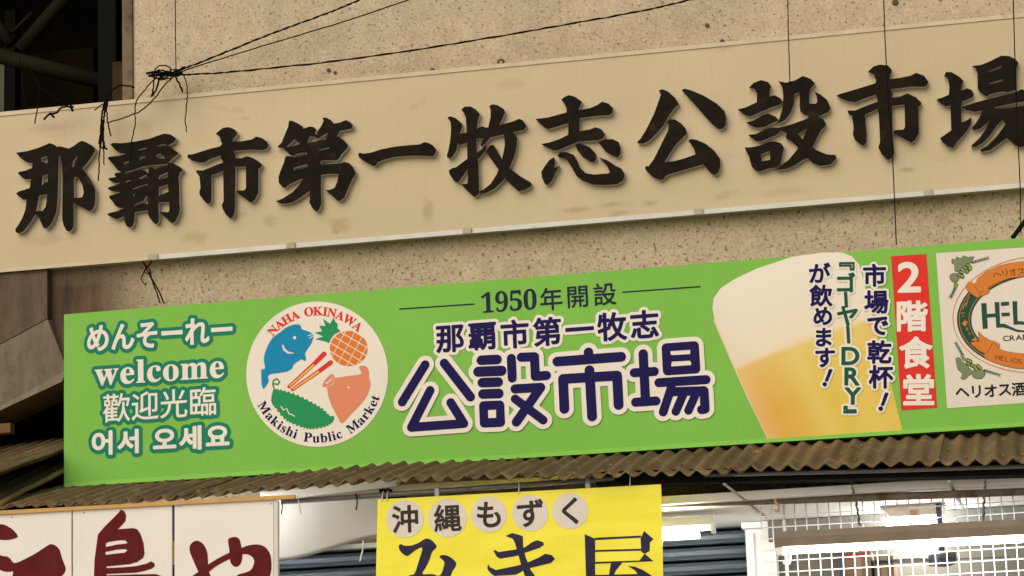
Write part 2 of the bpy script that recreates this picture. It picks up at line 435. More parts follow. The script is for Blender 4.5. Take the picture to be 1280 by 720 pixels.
def bar(nm, p0, p1, r, mat=M_truss, yy=1.2, par=tr):
    return link(nm, MB().tube([at(*p0, yy), at(*p1, yy)], r, 12).mesh(), mat, par, smooth=True)
bar('chord', (-40, 60), (135, 104), 0.040); bar('brace', (25, 62), (98, -22), 0.036); bar('brace', (14, 55), (-14, 18), 0.03, yy=1.25)
bar('thin_rod', (10, 46), (40, 16), 0.010, yy=1.3)
a0, a1 = at(130, 0, 0.6), at(152, 0, 0.6)
link('upright', MB().box(a0.x, a1.x, 0.52, 0.62, zb + .2, zt - .08).mesh(), plain('upright paint', (0.008, 0.008, 0.006), 0.8, spec=.03), tr)
a0, a1 = at(146, 82, 0.1), at(165, 130, 0.1)
link('timber_block', MB().box(a0.x, a1.x - 0.02, 0.04, 0.12, a1.z - .1, a0.z, 0.004).mesh(), plain('brown timber', (0.04, 0.026, 0.013), 0.85, 0.2, 12, spec=.05), tr)

# ================================================================== TOP SIGNBOARD
SMEARS = [(243, 297, .10, .055, .55), (337, 277, .045, .05, .55), (425, 280, .06, .04, .5), (420, 290, .03, .02, .6), (535, 262, .045, .09, .6), (722, 262, .10, .022, .7), (765, 256, .09, .02, .6), (812, 254, .05, .02, .6), (1135, 212, .055, .018, .75), (300, 268, .05, .03, .4), (640, 105, .10, .04, .35), (60, 300, .14, .04, .4), (900, 60, .12, .03, .3), (980, 240, .2, .03, .35), (180, 165, .06, .1, .3), (60, 160, .2, .03, .35)]
SMEAR_O = at(640, 290, YC)
M_cream = cream_mat()
M_frame = plain('cream edge strip', (0.56, 0.48, 0.33), 0.5, 0.1, 9, dirt=((0.30, 0.2, 0.1), 14, 0.6))
M_alu = plain('white metal strip', (0.60, 0.59, 0.54), 0.4, 0.08, 9, dirt=((0.35, 0.28, 0.2), 16, 0.62))
M_ink = plain('black brown letter face', (0.012, 0.009, 0.006), 0.7, 0.35, 14, dirt=((0.032, 0.023, 0.015), 9, 0.58)); M_ink.node_tree.nodes['Principled BSDF'].inputs['Specular IOR Level'].default_value = 0.06
M_side = plain('grey letter side', (0.48, 0.46, 0.42), 0.5, 0.1, 10)
TL, BL_, TR, BR_ = (-40, 145), (-40, 342.5), (1420, 3.5), (1420, 221.5)
cs = thing('cream_signboard', 'long cream signboard with raised black brush characters, the upper of the two', 'signboard', at(640, 290, YC))
def slab(px4, y0, y1, grow=0.0):
    """board whose front corners are seen at four points: bl, br, tr, tl"""
    f = [at(*q, y0) for q in px4]; return MB().hexa(f + [Vector((q.x, y1, q.z)) for q in f]).mesh()
def ln(a, b, x): return a[1] + (b[1]-a[1])*(x-a[0])/(b[0]-a[0])
link('panel', slab([BL_, BR_, TR, TL], YC, -0.004), M_cream, cs)
def strip(a, b, t0, t1, y0, y1, mat, nm, par):
    return link(nm, slab([(a[0], a[1]+t1), (b[0], b[1]+t1), (b[0], b[1]+t0), (a[0], a[1]+t0)], y0, y1), mat, par)
strip(TL, TR, -1.0, 4.0, YC - 0.005, YC - 0.001, M_frame, 'top_trim', cs)
strip((-40, BL_[1]), (185, ln(BL_, BR_, 185)), -3.2, 1.2, YC - 0.008, YC - 0.001, M_frame, 'bottom_trim', cs)
strip((186, ln(BL_, BR_, 186)), BR_, -4.6, 1.2, YC - 0.012, YC - 0.001, M_alu, 'bottom_rail', cs)
M_clip = plain('weathered clip', (0.40, 0.34, 0.26), 0.5, 0.2, 30)
for cx in (191, 363, 583.5, 873, 1160):
    yb = ln(BL_, BR_, cx); link('clip', slab([(cx-5.5, yb+1.4), (cx+5.5, yb+.8), (cx+5.5, yb-6.2), (cx-5.5, yb-5.6)], YC - 0.021, YC - 0.0125), M_clip, cs)
S1, S2 = 665/120, 669/130
CH = [  # (x0, y0, scale, outlines, holes) measured on enlargements of each character
 (10,170,S1,[[(55,115),(75,112),(130,105),(200,85),(262,60),(287,48),(320,60),(345,80),(352,135),(348,300),(345,420),(335,520),(310,590),(285,625),(265,640),(245,635),(230,605),(215,565),(197,545),(192,522),(215,520),(240,518),(260,490),(268,440),(272,405),(215,413),(205,470),(190,540),(160,590),(130,630),(105,660),(75,675),(52,665),(50,645),(75,610),(100,565),(120,510),(130,440),(105,440),(85,425),(55,400),(70,385),(110,373),(150,360),(160,300),(120,300),(95,285),(68,258),(75,248),(120,240),(165,222),(170,188),(140,185),(110,170),(80,145)],
   [(340,75),(360,70),(400,82),(425,85),(460,65),(490,42),(512,33),(545,45),(580,65),(605,88),(600,110),(570,155),(540,195),(515,225),(545,260),(580,315),(605,370),(605,440),(600,480),(585,510),(565,520),(540,510),(500,488),(470,475),(455,460),(455,620),(445,645),(425,662),(405,655),(385,620),(375,580),(378,300),(372,180),(364,140),(345,138)]],
  [[(228,155),(250,143),(272,142),(275,185),(255,187),(235,175)],[(240,275),(277,265),(275,315),(250,325),(235,345),(237,300)],[(450,175),(475,145),(482,148),(465,190),(452,215),(447,215)],[(465,280),(490,290),(515,340),(525,390),(515,422),(490,428),(458,425),(455,300)]]),
 (125,160,S1,[[(72,115),(85,103),(150,105),(250,92),(340,75),(400,52),(445,38),(490,45),(525,70),(520,90),(500,105),(470,122),(500,140),(545,175),(520,195),(490,220),(475,240),(510,245),(555,270),(575,292),(555,305),(545,340),(548,430),(550,520),(555,560),(545,600),(525,640),(505,660),(485,650),(460,625),(435,605),(415,590),(418,580),(470,583),(480,575),(480,512),(415,515),(403,520),(405,570),(408,620),(405,650),(390,668),(370,655),(345,625),(330,590),(332,570),(240,582),(238,650),(225,680),(205,690),(185,680),(170,650),(165,612),(120,632),(85,620),(48,600),(60,590),(120,575),(165,555),(130,553),(105,535),(85,505),(65,485),(65,468),(100,460),(145,445),(110,443),(80,435),(52,420),(60,410),(110,395),(140,380),(100,380),(70,365),(55,350),(70,345),(110,340),(100,325),(105,312),(150,305),(120,290),(95,255),(52,210),(60,200),(130,192),(180,180),(140,175),(105,150)]],
  [[(265,150),(320,137),(322,147),(268,157)],[(275,205),(310,195),(315,212),(275,220)],[(400,120),(440,112),(468,118),(420,128),(400,130)],[(390,185),(415,178),(440,195),(450,208),(420,212),(395,200)],[(165,240),(200,228),(200,245),(168,252)],[(175,305),(230,292),(300,265),(470,248),(470,258),(400,275),(385,285),(355,270),(335,270),(335,315),(320,300),(290,285),(240,297),(190,315)],[(270,350),(320,325),(330,335),(335,345),(300,350)],[(180,370),(215,358),(200,372),(182,380)],[(228,420),(330,387),(335,395),(300,402),(232,428)],[(322,470),(333,480),(332,528),(300,520),(235,540),(240,530),(300,505)],[(230,460),(245,455),(235,470),(230,475)],[(410,330),(470,305),(470,340),(440,350),(405,355)],[(408,410),(470,390),(475,440),(440,455),(408,470)]]),
 (230,150,S1,[[(220,95),(250,70),(270,55),(310,50),(350,65),(370,95),(345,125),(330,150),(400,148),(470,135),(500,115),(540,125),(575,150),(585,175),(570,200),(540,208),(470,205),(400,208),(340,215),(355,240),(360,268),(400,265),(435,250),(480,265),(520,290),(540,310),(530,330),(515,335),(515,500),(490,550),(470,570),(450,565),(420,540),(380,515),(365,490),(420,487),(430,470),(430,320),(355,325),(352,600),(350,640),(335,675),(320,682),(295,660),(270,620),(262,590),(275,560),(272,350),(215,375),(190,378),(188,540),(185,570),(165,583),(140,560),(110,520),(105,500),(115,470),(108,390),(85,360),(85,348),(130,350),(180,330),(240,305),(272,295),(250,245),(180,270),(140,295),(110,295),(60,282),(25,260),(25,240),(60,238),(110,222),(180,200),(250,183),(265,165),(255,145),(250,115)]],[]),
 (335,140,S1,[[(65,240),(95,210),(115,160),(140,100),(145,60),(165,60),(200,75),(240,100),(245,115),(290,100),(315,103),(335,120),(325,150),(340,160),(345,130),(370,95),(385,60),(378,40),(400,37),(435,55),(455,80),(500,72),(540,55),(570,70),(588,95),(580,115),(540,122),(500,130),(480,165),(500,180),(530,200),(555,230),(545,255),(510,290),(490,325),(470,335),(400,335),(365,340),(365,362),(440,360),(500,355),(530,345),(565,355),(590,385),(608,425),(595,450),(580,470),(555,530),(530,590),(500,615),(480,615),(455,590),(420,560),(395,540),(425,540),(460,525),(480,480),(490,430),(430,428),(368,435),(368,560),(370,640),(350,680),(335,690),(310,670),(285,625),(290,595),(290,545),(230,590),(170,625),(130,635),(90,635),(52,618),(100,600),(170,555),(220,500),(245,460),(190,480),(140,505),(120,525),(100,520),(75,490),(72,450),(85,410),(110,350),(120,310),(130,303),(180,310),(150,295),(120,265),(105,250),(75,245)]],
  [[(125,245),(150,220),(185,190),(215,215),(220,222),(160,240)],[(275,205),(290,165),(320,170),(345,185),(400,150),(415,145),(400,190),(340,200),(280,215)],[(350,262),(420,245),(425,252),(370,268)],[(180,385),(270,362),(278,380),(180,405)],[(165,308),(210,288),(270,280),(272,295),(190,312)]]),
 (440,130,S1,[[(42,350),(52,338),(80,345),(130,338),(200,315),(300,295),(400,285),(470,280),(500,265),(530,270),(560,288),(583,315),(575,345),(560,362),(480,358),(400,358),(300,365),(220,385),(175,405),(165,425),(150,430),(120,415),(80,392),(50,370)]],[]),
 (550,120,S1,[[(52,150),(70,140),(110,155),(150,190),(155,205),(140,250),(125,300),(115,370),(100,400),(75,430),(50,425),(48,410),(60,370),(72,300),(78,230),(75,180)],[(95,270),(180,255),(260,225),(295,210),(320,220),(430,198),(500,178),(550,158),(575,170),(598,208),(580,235),(540,242),(470,255),(400,275),(330,290),(250,295),(180,325),(140,338),(110,320)],[(147,95),(170,75),(210,72),(250,95),(275,125),(262,170),(250,250),(255,400),(265,470),(270,640),(268,680),(240,700),(215,680),(180,645),(148,612),(190,608),(195,560),(190,450),(188,300),(180,150),(165,115)],[(62,515),(90,498),(110,495),(170,450),(210,420),(270,385),(315,345),(325,335),(315,380),(270,430),(200,490),(160,550),(125,600),(100,590),(65,540)],[(342,68),(365,57),(400,65),(440,90),(450,110),(435,150),(410,200),(370,260),(330,310),(290,350),(280,340),(300,300),(330,240),(350,150),(352,100)],[(445,260),(500,250),(535,290),(530,350),(510,430),(480,500),(440,580),(380,640),(320,672),(290,675),(270,660),(300,650),(350,610),(395,540),(430,440),(450,340)],[(320,385),(345,345),(370,338),(390,370),(430,440),(480,500),(560,560),(630,600),(635,620),(590,650),(545,660),(500,620),(450,570),(400,500),(350,430)]],[]),
 (665,110,S1,[[(25,215),(50,212),(110,205),(180,185),(240,170),(240,140),(225,105),(203,82),(225,62),(255,50),(295,60),(345,95),(330,130),(320,155),(400,140),(450,120),(485,95),(530,108),(560,140),(555,175),(530,188),(440,192),(330,208),(328,300),(400,288),(440,272),(480,285),(505,320),(495,345),(460,360),(400,365),(320,370),(240,405),(180,430),(150,432),(100,410),(65,388),(120,378),(200,350),(250,325),(255,240),(180,265),(110,285),(90,275),(50,240)],[(300,390),(340,388),(400,410),(440,455),(445,490),(430,515),(400,510),(350,475),(315,430)],[(460,375),(510,355),(560,355),(600,375),(613,420),(610,460),(595,480),(560,470),(510,440)],[(150,480),(160,500),(155,555),(190,540),(160,590),(140,640),(110,672),(90,665),(70,620),(65,580),(90,540),(120,500)],[(178,465),(200,445),(240,445),(290,465),(310,500),(330,550),(370,590),(430,600),(530,592),(540,580),(520,540),(490,505),(465,482),(520,500),(580,540),(620,560),(642,600),(630,640),(590,665),(500,672),(420,668),(350,640),(310,610),(270,540),(240,495),(210,485),(185,480)]],[]),
 (790,100,S1,[[(185,72),(210,63),(250,80),(295,120),(325,165),(290,200),(250,255),(220,310),(170,370),(120,420),(80,440),(45,440),(35,430),(60,405),(100,340),(150,240),(190,130),(200,100)],[(345,70),(365,58),(420,75),(500,110),(590,165),(640,215),(652,260),(650,310),(630,338),(600,340),(560,310),(500,245),(430,165),(380,110)],[(240,290),(265,272),(295,272),(340,300),(370,335),(380,370),(350,400),(310,440),(260,510),(225,570),(300,560),(370,540),(440,515),(430,480),(410,445),(390,420),(405,408),(440,412),(510,440),(570,490),(610,545),(612,600),(600,640),(575,660),(550,650),(520,615),(490,585),(420,605),(340,630),(250,655),(232,665),(215,690),(190,692),(150,675),(110,640),(90,615),(95,595),(115,598),(150,550),(200,450),(250,350),(255,315)]],[]),
 (920,85,S2,[[(12,265),(60,255),(135,220),(135,160),(120,135),(85,125),(115,95),(160,78),(205,90),(225,115),(215,150),(215,185),(250,175),(285,195),(300,215),(285,235),(220,255),(150,285),(90,312),(60,305)],[(68,350),(110,340),(170,305),(205,292),(250,310),(275,335),(230,355),(180,380),(130,385),(90,368)],[(80,430),(130,425),(190,395),(230,383),(270,385),(285,405),(260,430),(200,455),(160,472),(130,470),(95,445)],[(58,510),(90,512),(150,500),(210,475),(250,472),(290,485),(308,510),(295,570),(285,620),(265,640),(210,645),(150,668),(120,655),(100,630),(85,570),(65,535)],
   [(275,85),(320,95),(380,80),(430,52),(480,70),(508,100),(480,130),(470,170),(470,230),(515,230),(525,215),(520,180),(505,152),(540,170),(585,205),(608,260),(590,285),(545,305),(520,310),(560,330),(580,360),(570,380),(545,400),(520,450),(490,510),(520,530),(580,555),(640,560),(645,580),(610,620),(540,630),(500,615),(460,580),(430,590),(380,625),(320,650),(260,655),(285,630),(340,590),(390,530),(400,510),(360,475),(325,455),(320,440),(330,420),(290,405),(272,385),(350,365),(420,340),(460,325),(470,310),(440,300),(415,280),(410,240),(412,180),(405,155),(375,165),(370,230),(350,290),(320,330),(270,358),(275,340),(300,260),(305,180),(298,120)]],[[(158,555),(220,530),(220,590),(165,602)],[(392,425),(460,388),(430,460)]]),
 (1040,75,S2,[[(30,228),(50,220),(150,190),(280,150),(285,130),(270,95),(232,75),(270,40),(310,30),(360,35),(385,65),(375,95),(368,125),(440,115),(510,100),(540,83),(590,100),(620,140),(610,165),(590,172),(510,170),(440,180),(375,187),(388,220),(385,243),(440,235),(485,215),(540,240),(575,275),(568,295),(555,300),(558,470),(535,515),(510,532),(480,515),(430,490),(395,470),(400,452),(460,448),(470,430),(468,285),(385,295),(390,500),(400,600),(375,640),(355,642),(320,605),(298,560),(310,530),(305,410),(298,310),(210,352),(222,470),(220,530),(205,550),(185,545),(150,515),(135,480),(140,440),(130,360),(105,345),(100,325),(150,325),(220,295),(295,268),(285,220),(200,250),(150,272),(110,268),(60,248)]],[]),
 (1160,60,617/120,[[(55,330),(90,320),(135,300),(140,250),(130,200),(105,180),(115,155),(150,155),(200,185),(228,212),(215,240),(212,275),(250,260),(280,270),(295,300),(280,320),(215,345),(212,400),(215,480),(250,465),(278,445),(275,490),(240,545),(190,600),(160,642),(130,635),(95,605),(78,580),(100,565),(150,530),(148,450),(145,370),(110,375),(80,355)],[(285,115),(340,110),(400,85),(470,50),(520,52),(560,70),(580,95),(568,130),(568,270),(500,285),(420,300),(370,310),(335,285),(320,260),(318,160),(305,130)],[(215,380),(290,355),(400,325),(480,305),(560,290),(600,265),(640,280),(660,310),(640,340),(560,352),(430,380),(425,395),(520,385),(580,375),(650,365),(690,390),(685,420),(675,500),(660,580),(640,620),(600,640),(560,625),(520,590),(505,578),(450,620),(400,655),(345,668),(335,655),(380,630),(440,570),(500,490),(480,460),(440,500),(400,560),(350,610),(310,635),(278,635),(285,620),(330,580),(380,510),(400,465),(370,490),(330,520),(300,528),(282,515),(310,480),(340,430),(350,400),(300,410),(250,400)]],
  [[(385,150),(475,112),(475,130),(390,163)],[(392,225),(485,200),(480,220),(400,238)],[(382,310),(400,295),(490,278),(500,285),(480,300),(400,318)]]),
]
YL = YC - 0.030
for x0, y0, s, outs, holes in CH:
    conv = lambda P: [xz(x0 + a/s, y0 + b/s, YL) for a, b in P]
    F = Field([q for P in outs for q in conv(P)], 0.008, 0.0011)
    for P in outs: F.poly(conv(P))
    for P in holes: F.poly(conv(P), 'sub')
    me = sheet(F.contours(0.0005), YC - 0.003, 0.027, 0.0015)
    o = link('raised_character', me, [M_ink, M_side], cs)
    for pl in me.polygons: pl.material_index = 0 if pl.normal.y < -0.85 else 1

# ================================================================== GREEN SIGNBOARD
GREEN = (0.205, 0.49, 0.078)
M_green = print_mat('green print', GREEN); M_white = print_mat('off white print', (0.80, 0.75, 0.66))
M_teal = print_mat('teal print', (0.010, 0.20, 0.125)); M_navy = print_mat('navy print', (0.008, 0.005, 0.078))
M_dkg = print_mat('dark green print', (0.012, 0.09, 0.045)); M_red = print_mat('red print', (0.68, 0.035, 0.025))
M_dk = print_mat('blue black print', (0.012, 0.02, 0.045))
gBL, gBR, gTR, gTL = (80, 603.5), (1420, 518.5), (1420, 286.2), (80, 393)
gs = thing('green_signboard', 'long bright green market signboard with round emblem and beer glass, the lower of the two', 'signboard', at(640, 575, YG))
f = [at(*q, YG) for q in (gBL, gBR, gTR, gTL)]
m_ = MB(); lip = [at(gBL[0] - .3, gBL[1] + 5.5, YG - 0.012), at(gBR[0], gBR[1] + 5.5, YG - 0.012)]
m_.poly([f[0], f[1], f[2], f[3]]); m_.poly([lip[0], lip[1], f[1], f[0]])
bkk = [Vector((q.x, YG + 0.10, q.z)) for q in (lip[0], lip[1], f[2], f[3])]
m_.poly([bkk[0], bkk[1], lip[1], lip[0]]); m_.poly([f[3], f[2], bkk[2], bkk[3]]); m_.poly(bkk[::-1])
m_.poly([bkk[0], lip[0], f[0], f[3], bkk[3]]); m_.poly([bkk[1], bkk[2], f[2], f[1], lip[1]])
bmesh.ops.remove_doubles(m_.b, verts=m_.b.verts, dist=1e-5)
link('panel', m_.mesh(), M_green, gs)
for cx in (260, 640, 1000):                                  # arms that hold it off the wall
    q = at(cx, ln(gTL, gTR, cx) + 30, YG + 0.1); link('support_arm', MB().box(q.x-.015, q.x+.015, YG + 0.101, -0.001, q.z-.015, q.z+.015).mesh(), M_iron, gs)
Y1 = YG - 0.0015
def lettering(name, glyphs, yy, bold, m0, par, rim=None, m1=None, res=0.0011):
    if rim:
        a, b = text_meshes(glyphs, yy, bold, rim, res)
        o = link(name, b, m1, par) if par.parent is None else None
        if o: link('lettering_face', a, m0, o)
        else:
            link(name, a, m0, par); link('lettering_outline', b, m1, par)
        return o
    return link(name, text_meshes(glyphs, yy, bold, None, res), m0, par)
mb = lambda s: ''.join(chr(0x1D400 + ord(c) - 65) if 'A' <= c <= 'Z' else chr(0x1D41A + ord(c) - 97) if 'a' <= c <= 'z' else chr(0x1D7CE + ord(c) - 48) if c.isdigit() else c for c in s)
# greetings
lettering('lettering', place_text('めんそーれー', (110, 439), (290, 427), 31, Y1), Y1, 0.0035, M_white, gs, 0.0155, M_teal)
lettering('lettering', place_text(mb('welcome'), (119, 482.5), (280, 472), 29, Y1), Y1, 0.0012, M_white, gs, 0.016, M_teal)
lettering('lettering', place_text('歡迎光臨', (129, 528.5), (270, 518.5), 35, Y1), Y1, 0.0012, M_white, gs, 0.0155, M_teal)
lettering('lettering', place_text('어서 오세요', (116, 568.5), (286, 559), 28, Y1), Y1, 0.0042, M_white, gs, 0.016, M_teal)
# middle block
lettering('date_lettering', place_text(mb('1950'), (602, 391.5), (671, 386.5), 26, Y1), Y1, 0.0002, M_dk, gs)
lettering('date_lettering', [char_at('年', 689, 373.5, 30, Y1), char_at('開', 722, 371, 30, Y1), char_at('設', 756, 367.5, 30, Y1)], Y1, 0.0012, M_dk, gs)
for a, c in (((499, 386.3), (593, 380)), ((778, 365.2), (876, 358.2))):
    link('rule', slab([(a[0], a[1]+.8), (c[0], c[1]+.8), (c[0], c[1]-.8), (a[0], a[1]-.8)], Y1, Y1 + 0.0005), M_dk, gs)
lettering('name_lettering', [char_at(c, 562.5 + 40.5*i, 423.5 - 3.05*i, 37, Y1 - .001) for i, c in enumerate('那覇市第一牧志')], Y1 - .001, 0.0034, M_navy, gs, 0.0125, M_white)
R1, R2 = (490, 440, 6.4), (690, 420, 6.0)
STK = [(R1,[(265,102),(82,400)],33),(R1,[(418,90),(628,360)],34),(R1,[(305,308),(155,603),(575,572),(470,405)],33),
 (R1,[(715,66),(840,60)],36),(R1,[(690,158),(876,150)],38),(R1,[(723,245),(850,241)],36),(R1,[(728,336),(855,332)],36),(R1,[(733,430),(862,425),(868,562),(739,568),(733,430)],34),
 (R1,[(955,52),(962,208)],34),(R1,[(1035,42),(1140,38),(1147,195),(1235,188)],34),(R1,[(985,295),(1190,283),(995,560)],34),(R1,[(985,375),(1210,545)],32),
 (R2,[(40,192),(518,156)],34),(R2,[(274,122),(274,165)],33),(R2,[(281,257),(301,603)],34),(R2,[(93,546),(83,322),(488,297),(500,517)],34),
 (R2,[(617,276),(768,266)],31),(R2,[(684,134),(701,485)],32),(R2,[(627,497),(780,487)],31),
 (R2,[(857,90),(1066,74),(1077,246),(866,260),(857,90)],32),(R2,[(862,170),(1072,158)],22),(R2,[(802,350),(1155,327)],31),(R2,[(895,385),(834,570)],30),(R2,[(900,418),(1140,410),(1148,548),(1122,552)],31),(R2,[(988,430),(928,566)],29),(R2,[(1083,425),(1023,558)],29)]
YB = Y1 - 0.0035
F = Field([xz(490, 425, YB), xz(895, 425, YB), xz(490, 550, YB), xz(895, 550, YB)], 0.05, 0.0012)
for (x0, y0, s), P, r in STK: F.caps([xz(x0 + a/s, y0 + b/s, YB) for a, b in P], r/s*PX*1.10)
for P in ([(888,113),(1037,103),(1038,128),(889,138)],[(893,205),(1043,195),(1044,218),(894,229)],): F.poly([xz(690 + a/6, 420 + c/6, YB) for a, c in P], 'sub')
for P in ([(768,464),(832,460),(833,526),(769,530)],): F.poly([xz(490 + a/6.4, 440 + c/6.4, YB) for a, c in P], 'sub')
o = link('name_lettering', sheet(F.contours(0.0, 0.0003), YB - LAYER), M_navy, gs)
link('lettering_outline', sheet(F.contours(0.0195, 0.0004), YB), M_white, o)

# round emblem
EX, EY, ES = 300, 370, 3.6
Ye = Y1
def e(P, yy): return [xz(EX + a/ES, EY + c/ES, yy) for a, c in P]
circ = [(347 + 319*math.cos(t), 352 + 327*math.sin(t)) for t in [2*math.pi*k/96 for k in range(96)]]
em = link('emblem', sheet([e(circ, Ye)], Ye), M_white, gs)
def smooth_poly(P, n=4):
    P = [np.array(q, float) for q in P]; out = []
    for i in range(len(P)):
        p0, p1, p2, p3 = P[i-1], P[i], P[(i+1) % len(P)], P[(i+2) % len(P)]
        for k in range(n):
            t = k/n; out.append(0.5*((2*p1) + (p2-p0)*t + (2*p0-5*p1+4*p2-p3)*t*t + (3*p1-p0-3*p2+p3)*t**3))
    return [tuple(q) for q in out]
def shape(nm, outs, mat, yy, subs=(), caps=(), subcaps=(), par=None, cv=None, clip=None, sm=True):
    cv = cv or e
    pts = [q for P in outs for q in cv(P, yy)] + [q for P, r in caps for q in cv(P, yy)]
    F = Field(pts, 0.012 + max([0] + [max(r) if isinstance(r, list) else r for P, r in caps]), 0.0008)
    for P in outs: F.poly(cv(smooth_poly(P, 3) if sm else P, yy))
    for P, r in caps: F.caps(cv(P, yy), r)
    for P in subs: F.poly(cv(P, yy), 'sub')
    for P, r in subcaps: F.caps(cv(P, yy), r, 'sub')
    if clip: F.poly(cv(clip, yy), 'and')
    return link(nm, sheet(F.contours(0.0, 0.0002), yy), mat, par)
Y2 = Ye - 0.0012; u = PX/ES
dot = lambda x, y, r: [(x + r*math.cos(t), y + r*math.sin(t)) for t in [2*math.pi*k/20 for k in range(20)]]
M_fish = print_mat('fish blue', (0.006, 0.245, 0.47)); M_or = print_mat('pineapple orange', (0.72, 0.19, 0.025)); M_leaf = print_mat('leaf green', (0.018, 0.28, 0.10)); M_pig = print_mat('pig pink', (0.72, 0.255, 0.14)); M_yel = print_mat('chopstick yellow', (0.80, 0.50, 0.10))
shape('fish_picture', [[(97,330),(112,325),(107,280),(120,235),(145,190),(185,160),(210,140),(245,128),(270,130),(280,150),(310,160),(328,172),(330,185),(320,215),(303,240),(292,262),(298,280),(290,293),(275,285),(240,310),(235,325),(210,340),(160,348),(135,352),(125,365),(130,380),(120,400),(105,418),(97,395),(95,350)]], M_fish, Y2, [dot(245,187,7.5)], [], [([(192,222),(198,240),(215,254),(242,257)], [4*u,5*u,5*u,2*u]), ([(306,178),(326,172)], 2.5*u), ([(312,190),(328,180)], 2.5*u)], em)
pe = [(489 + 85*math.cos(t), 236 + 79*math.sin(t)) for t in [2*math.pi*k/48 for k in range(48)]]
lines = [([(a, 320), (a + 90, 150)], 2.3*u) for a in (345, 388, 432, 476, 520)] + [([(395, b), (590, b + 115)], 2.3*u) for b in (90, 128, 166, 204, 242)]
shape('pineapple_picture', [pe], M_or, Y2, [], [], lines, em, sm=False)
shape('pineapple_leaves', [[(336,165),(370,158),(355,133),(385,135),(373,102),(405,125),(420,98),(432,120),(440,125),(438,145),(452,157),(425,172),(410,190),(400,212),(385,205),(338,194),(375,182)]], M_leaf, Y2, par=em, sm=False)
shape('pig_picture', [[(370,402),(385,375),(405,355),(420,352),(428,368),(470,362),(540,352),(545,340),(535,322),(548,313),(572,320),(580,345),(580,370),(588,395),(580,425),(570,450),(540,490),(500,530),(470,565),(455,572),(440,545),(415,500),(400,460),(390,412),(378,410)]], M_pig, Y2, [dot(488,411,6)], [], [([(388,392),(396,386)], 4*u), ([(402,382),(412,374)], 4*u), ([(424,372),(418,396),(388,410)], 1.8*u)], em)
mel = [(145,470),(150,440),(158,424),(200,430),(260,450),(320,480),(370,510),(405,545),(418,545),(412,565),(380,585),(330,594),(290,590),(240,572),(200,548),(160,500)]
bumps = [dot(*q, 6) for q in smooth_poly(mel, 3)]
shape('bitter_melon_picture', [mel], M_leaf, Y2, [], [([q, q], 6*u) for q in smooth_poly(mel, 3)[::1]] + [([(156,426),(148,400),(150,380),(165,372),(178,385),(170,398),(155,395)], 3.5*u)], [([(183,495),(195,513),(210,507),(220,530),(233,533),(245,541)], 2.5*u)], em)
shape('chopstick_picture', [], M_red, Y2, [], [([(220,408),(332,306),(378,261)], [8*u,10*u,12*u]), ([(235,421),(358,336),(408,299)], [8*u,10*u,11*u])], [], em)
shape('chopstick_picture', [], M_yel, Y2 - .0008, [], [([(224,405),(330,312)], [3*u,5*u]), ([(240,418),(352,342)], [3*u,5*u])], [], em)
def arc_text(s, a0, a1, r, size, top):
    wd = []
    for c in s:
        if c == ' ': wd.append(0.5)
        else:
            E = glyph(c); wd.append(np.ptp(E[..., 0]) + 0.10)
    tot = sum(wd); acc = 0; out = []
    for c, wv in zip(s, wd):
        m = acc + wv/2; acc += wv
        if c == ' ': continue
        a = math.radians(a0 + (a1-a0)*m/tot)
        E = glyph(c); mid = (E[..., 0].min() + E[..., 0].max())/2
        k = size*PX/ES/0.7
        ux = math.sin(a); uy = -math.cos(a) if top else math.cos(a)
        base = r if top else r
        q = (E - np.array([mid, 0]))*k*np.array([1.05, 1])
        rot = -a if top else a                                # counter-clockwise
        R = np.array([[math.cos(rot), math.sin(rot)], [-math.sin(rot), math.cos(rot)]])
        p = np.array(xz(EX + (347 + ux*base*0.985)/ES, EY + (352 + uy*base*1.01)/ES, Y2))
        out.append(q @ R + p)
    return out
lettering('lettering', arc_text(mb('NAHA OKINAWA'), -50, 45, 263, 41, True), Y2, 0.0006, M_red, em, res=0.0008)
lettering('lettering', arc_text(mb('Makishi Public Market'), -64, 71, 304, 43, False), Y2, 0.0003, M_navy, em, res=0.0008)

# beer glass picture
G0 = gs.location
def gx(px, py): p = at(px, py, Y1); return p.x - G0.x
def gz(px, py): p = at(px, py, Y1); return p.z - G0.z
tl_ = -(gx(960, 543) - gx(895, 405))/(gz(960, 543) - gz(895, 405))
def beer_u(px, py): return gx(px, py) + tl_*gz(px, py)
px_sheet = lambda P, yy: sheet([[xz(a, c, yy) for a, c in P]], yy)
glass = [(890.5,385),(892,373),(901,360),(918,349),(945,336),(990,321),(1030,315.5),(1052,315.5),(1064,320),(1074,330),(1090,392),(1110,465),(1129,541),(1045,546.5),(960.5,551.8),(936,500),(913,448),(894,404)]
froth = [(917,464),(930,458),(950,451),(975,441),(995,432),(1015,424),(1045,415),(1075,405),(1095,399)]
qa = np.polyfit([gx(*q) for q in froth], [gz(*q) for q in froth], 2)
def math_node(t, op, a, b_=None):
    n = node(t, 'ShaderNodeMath', operation=op)
    for i, v in enumerate((a, b_)):
        if v is None: continue
        if isinstance(v, (int, float)): n.inputs[i].default_value = v
        else: t.links.new(v, n.inputs[i])
    return n.outputs[0]
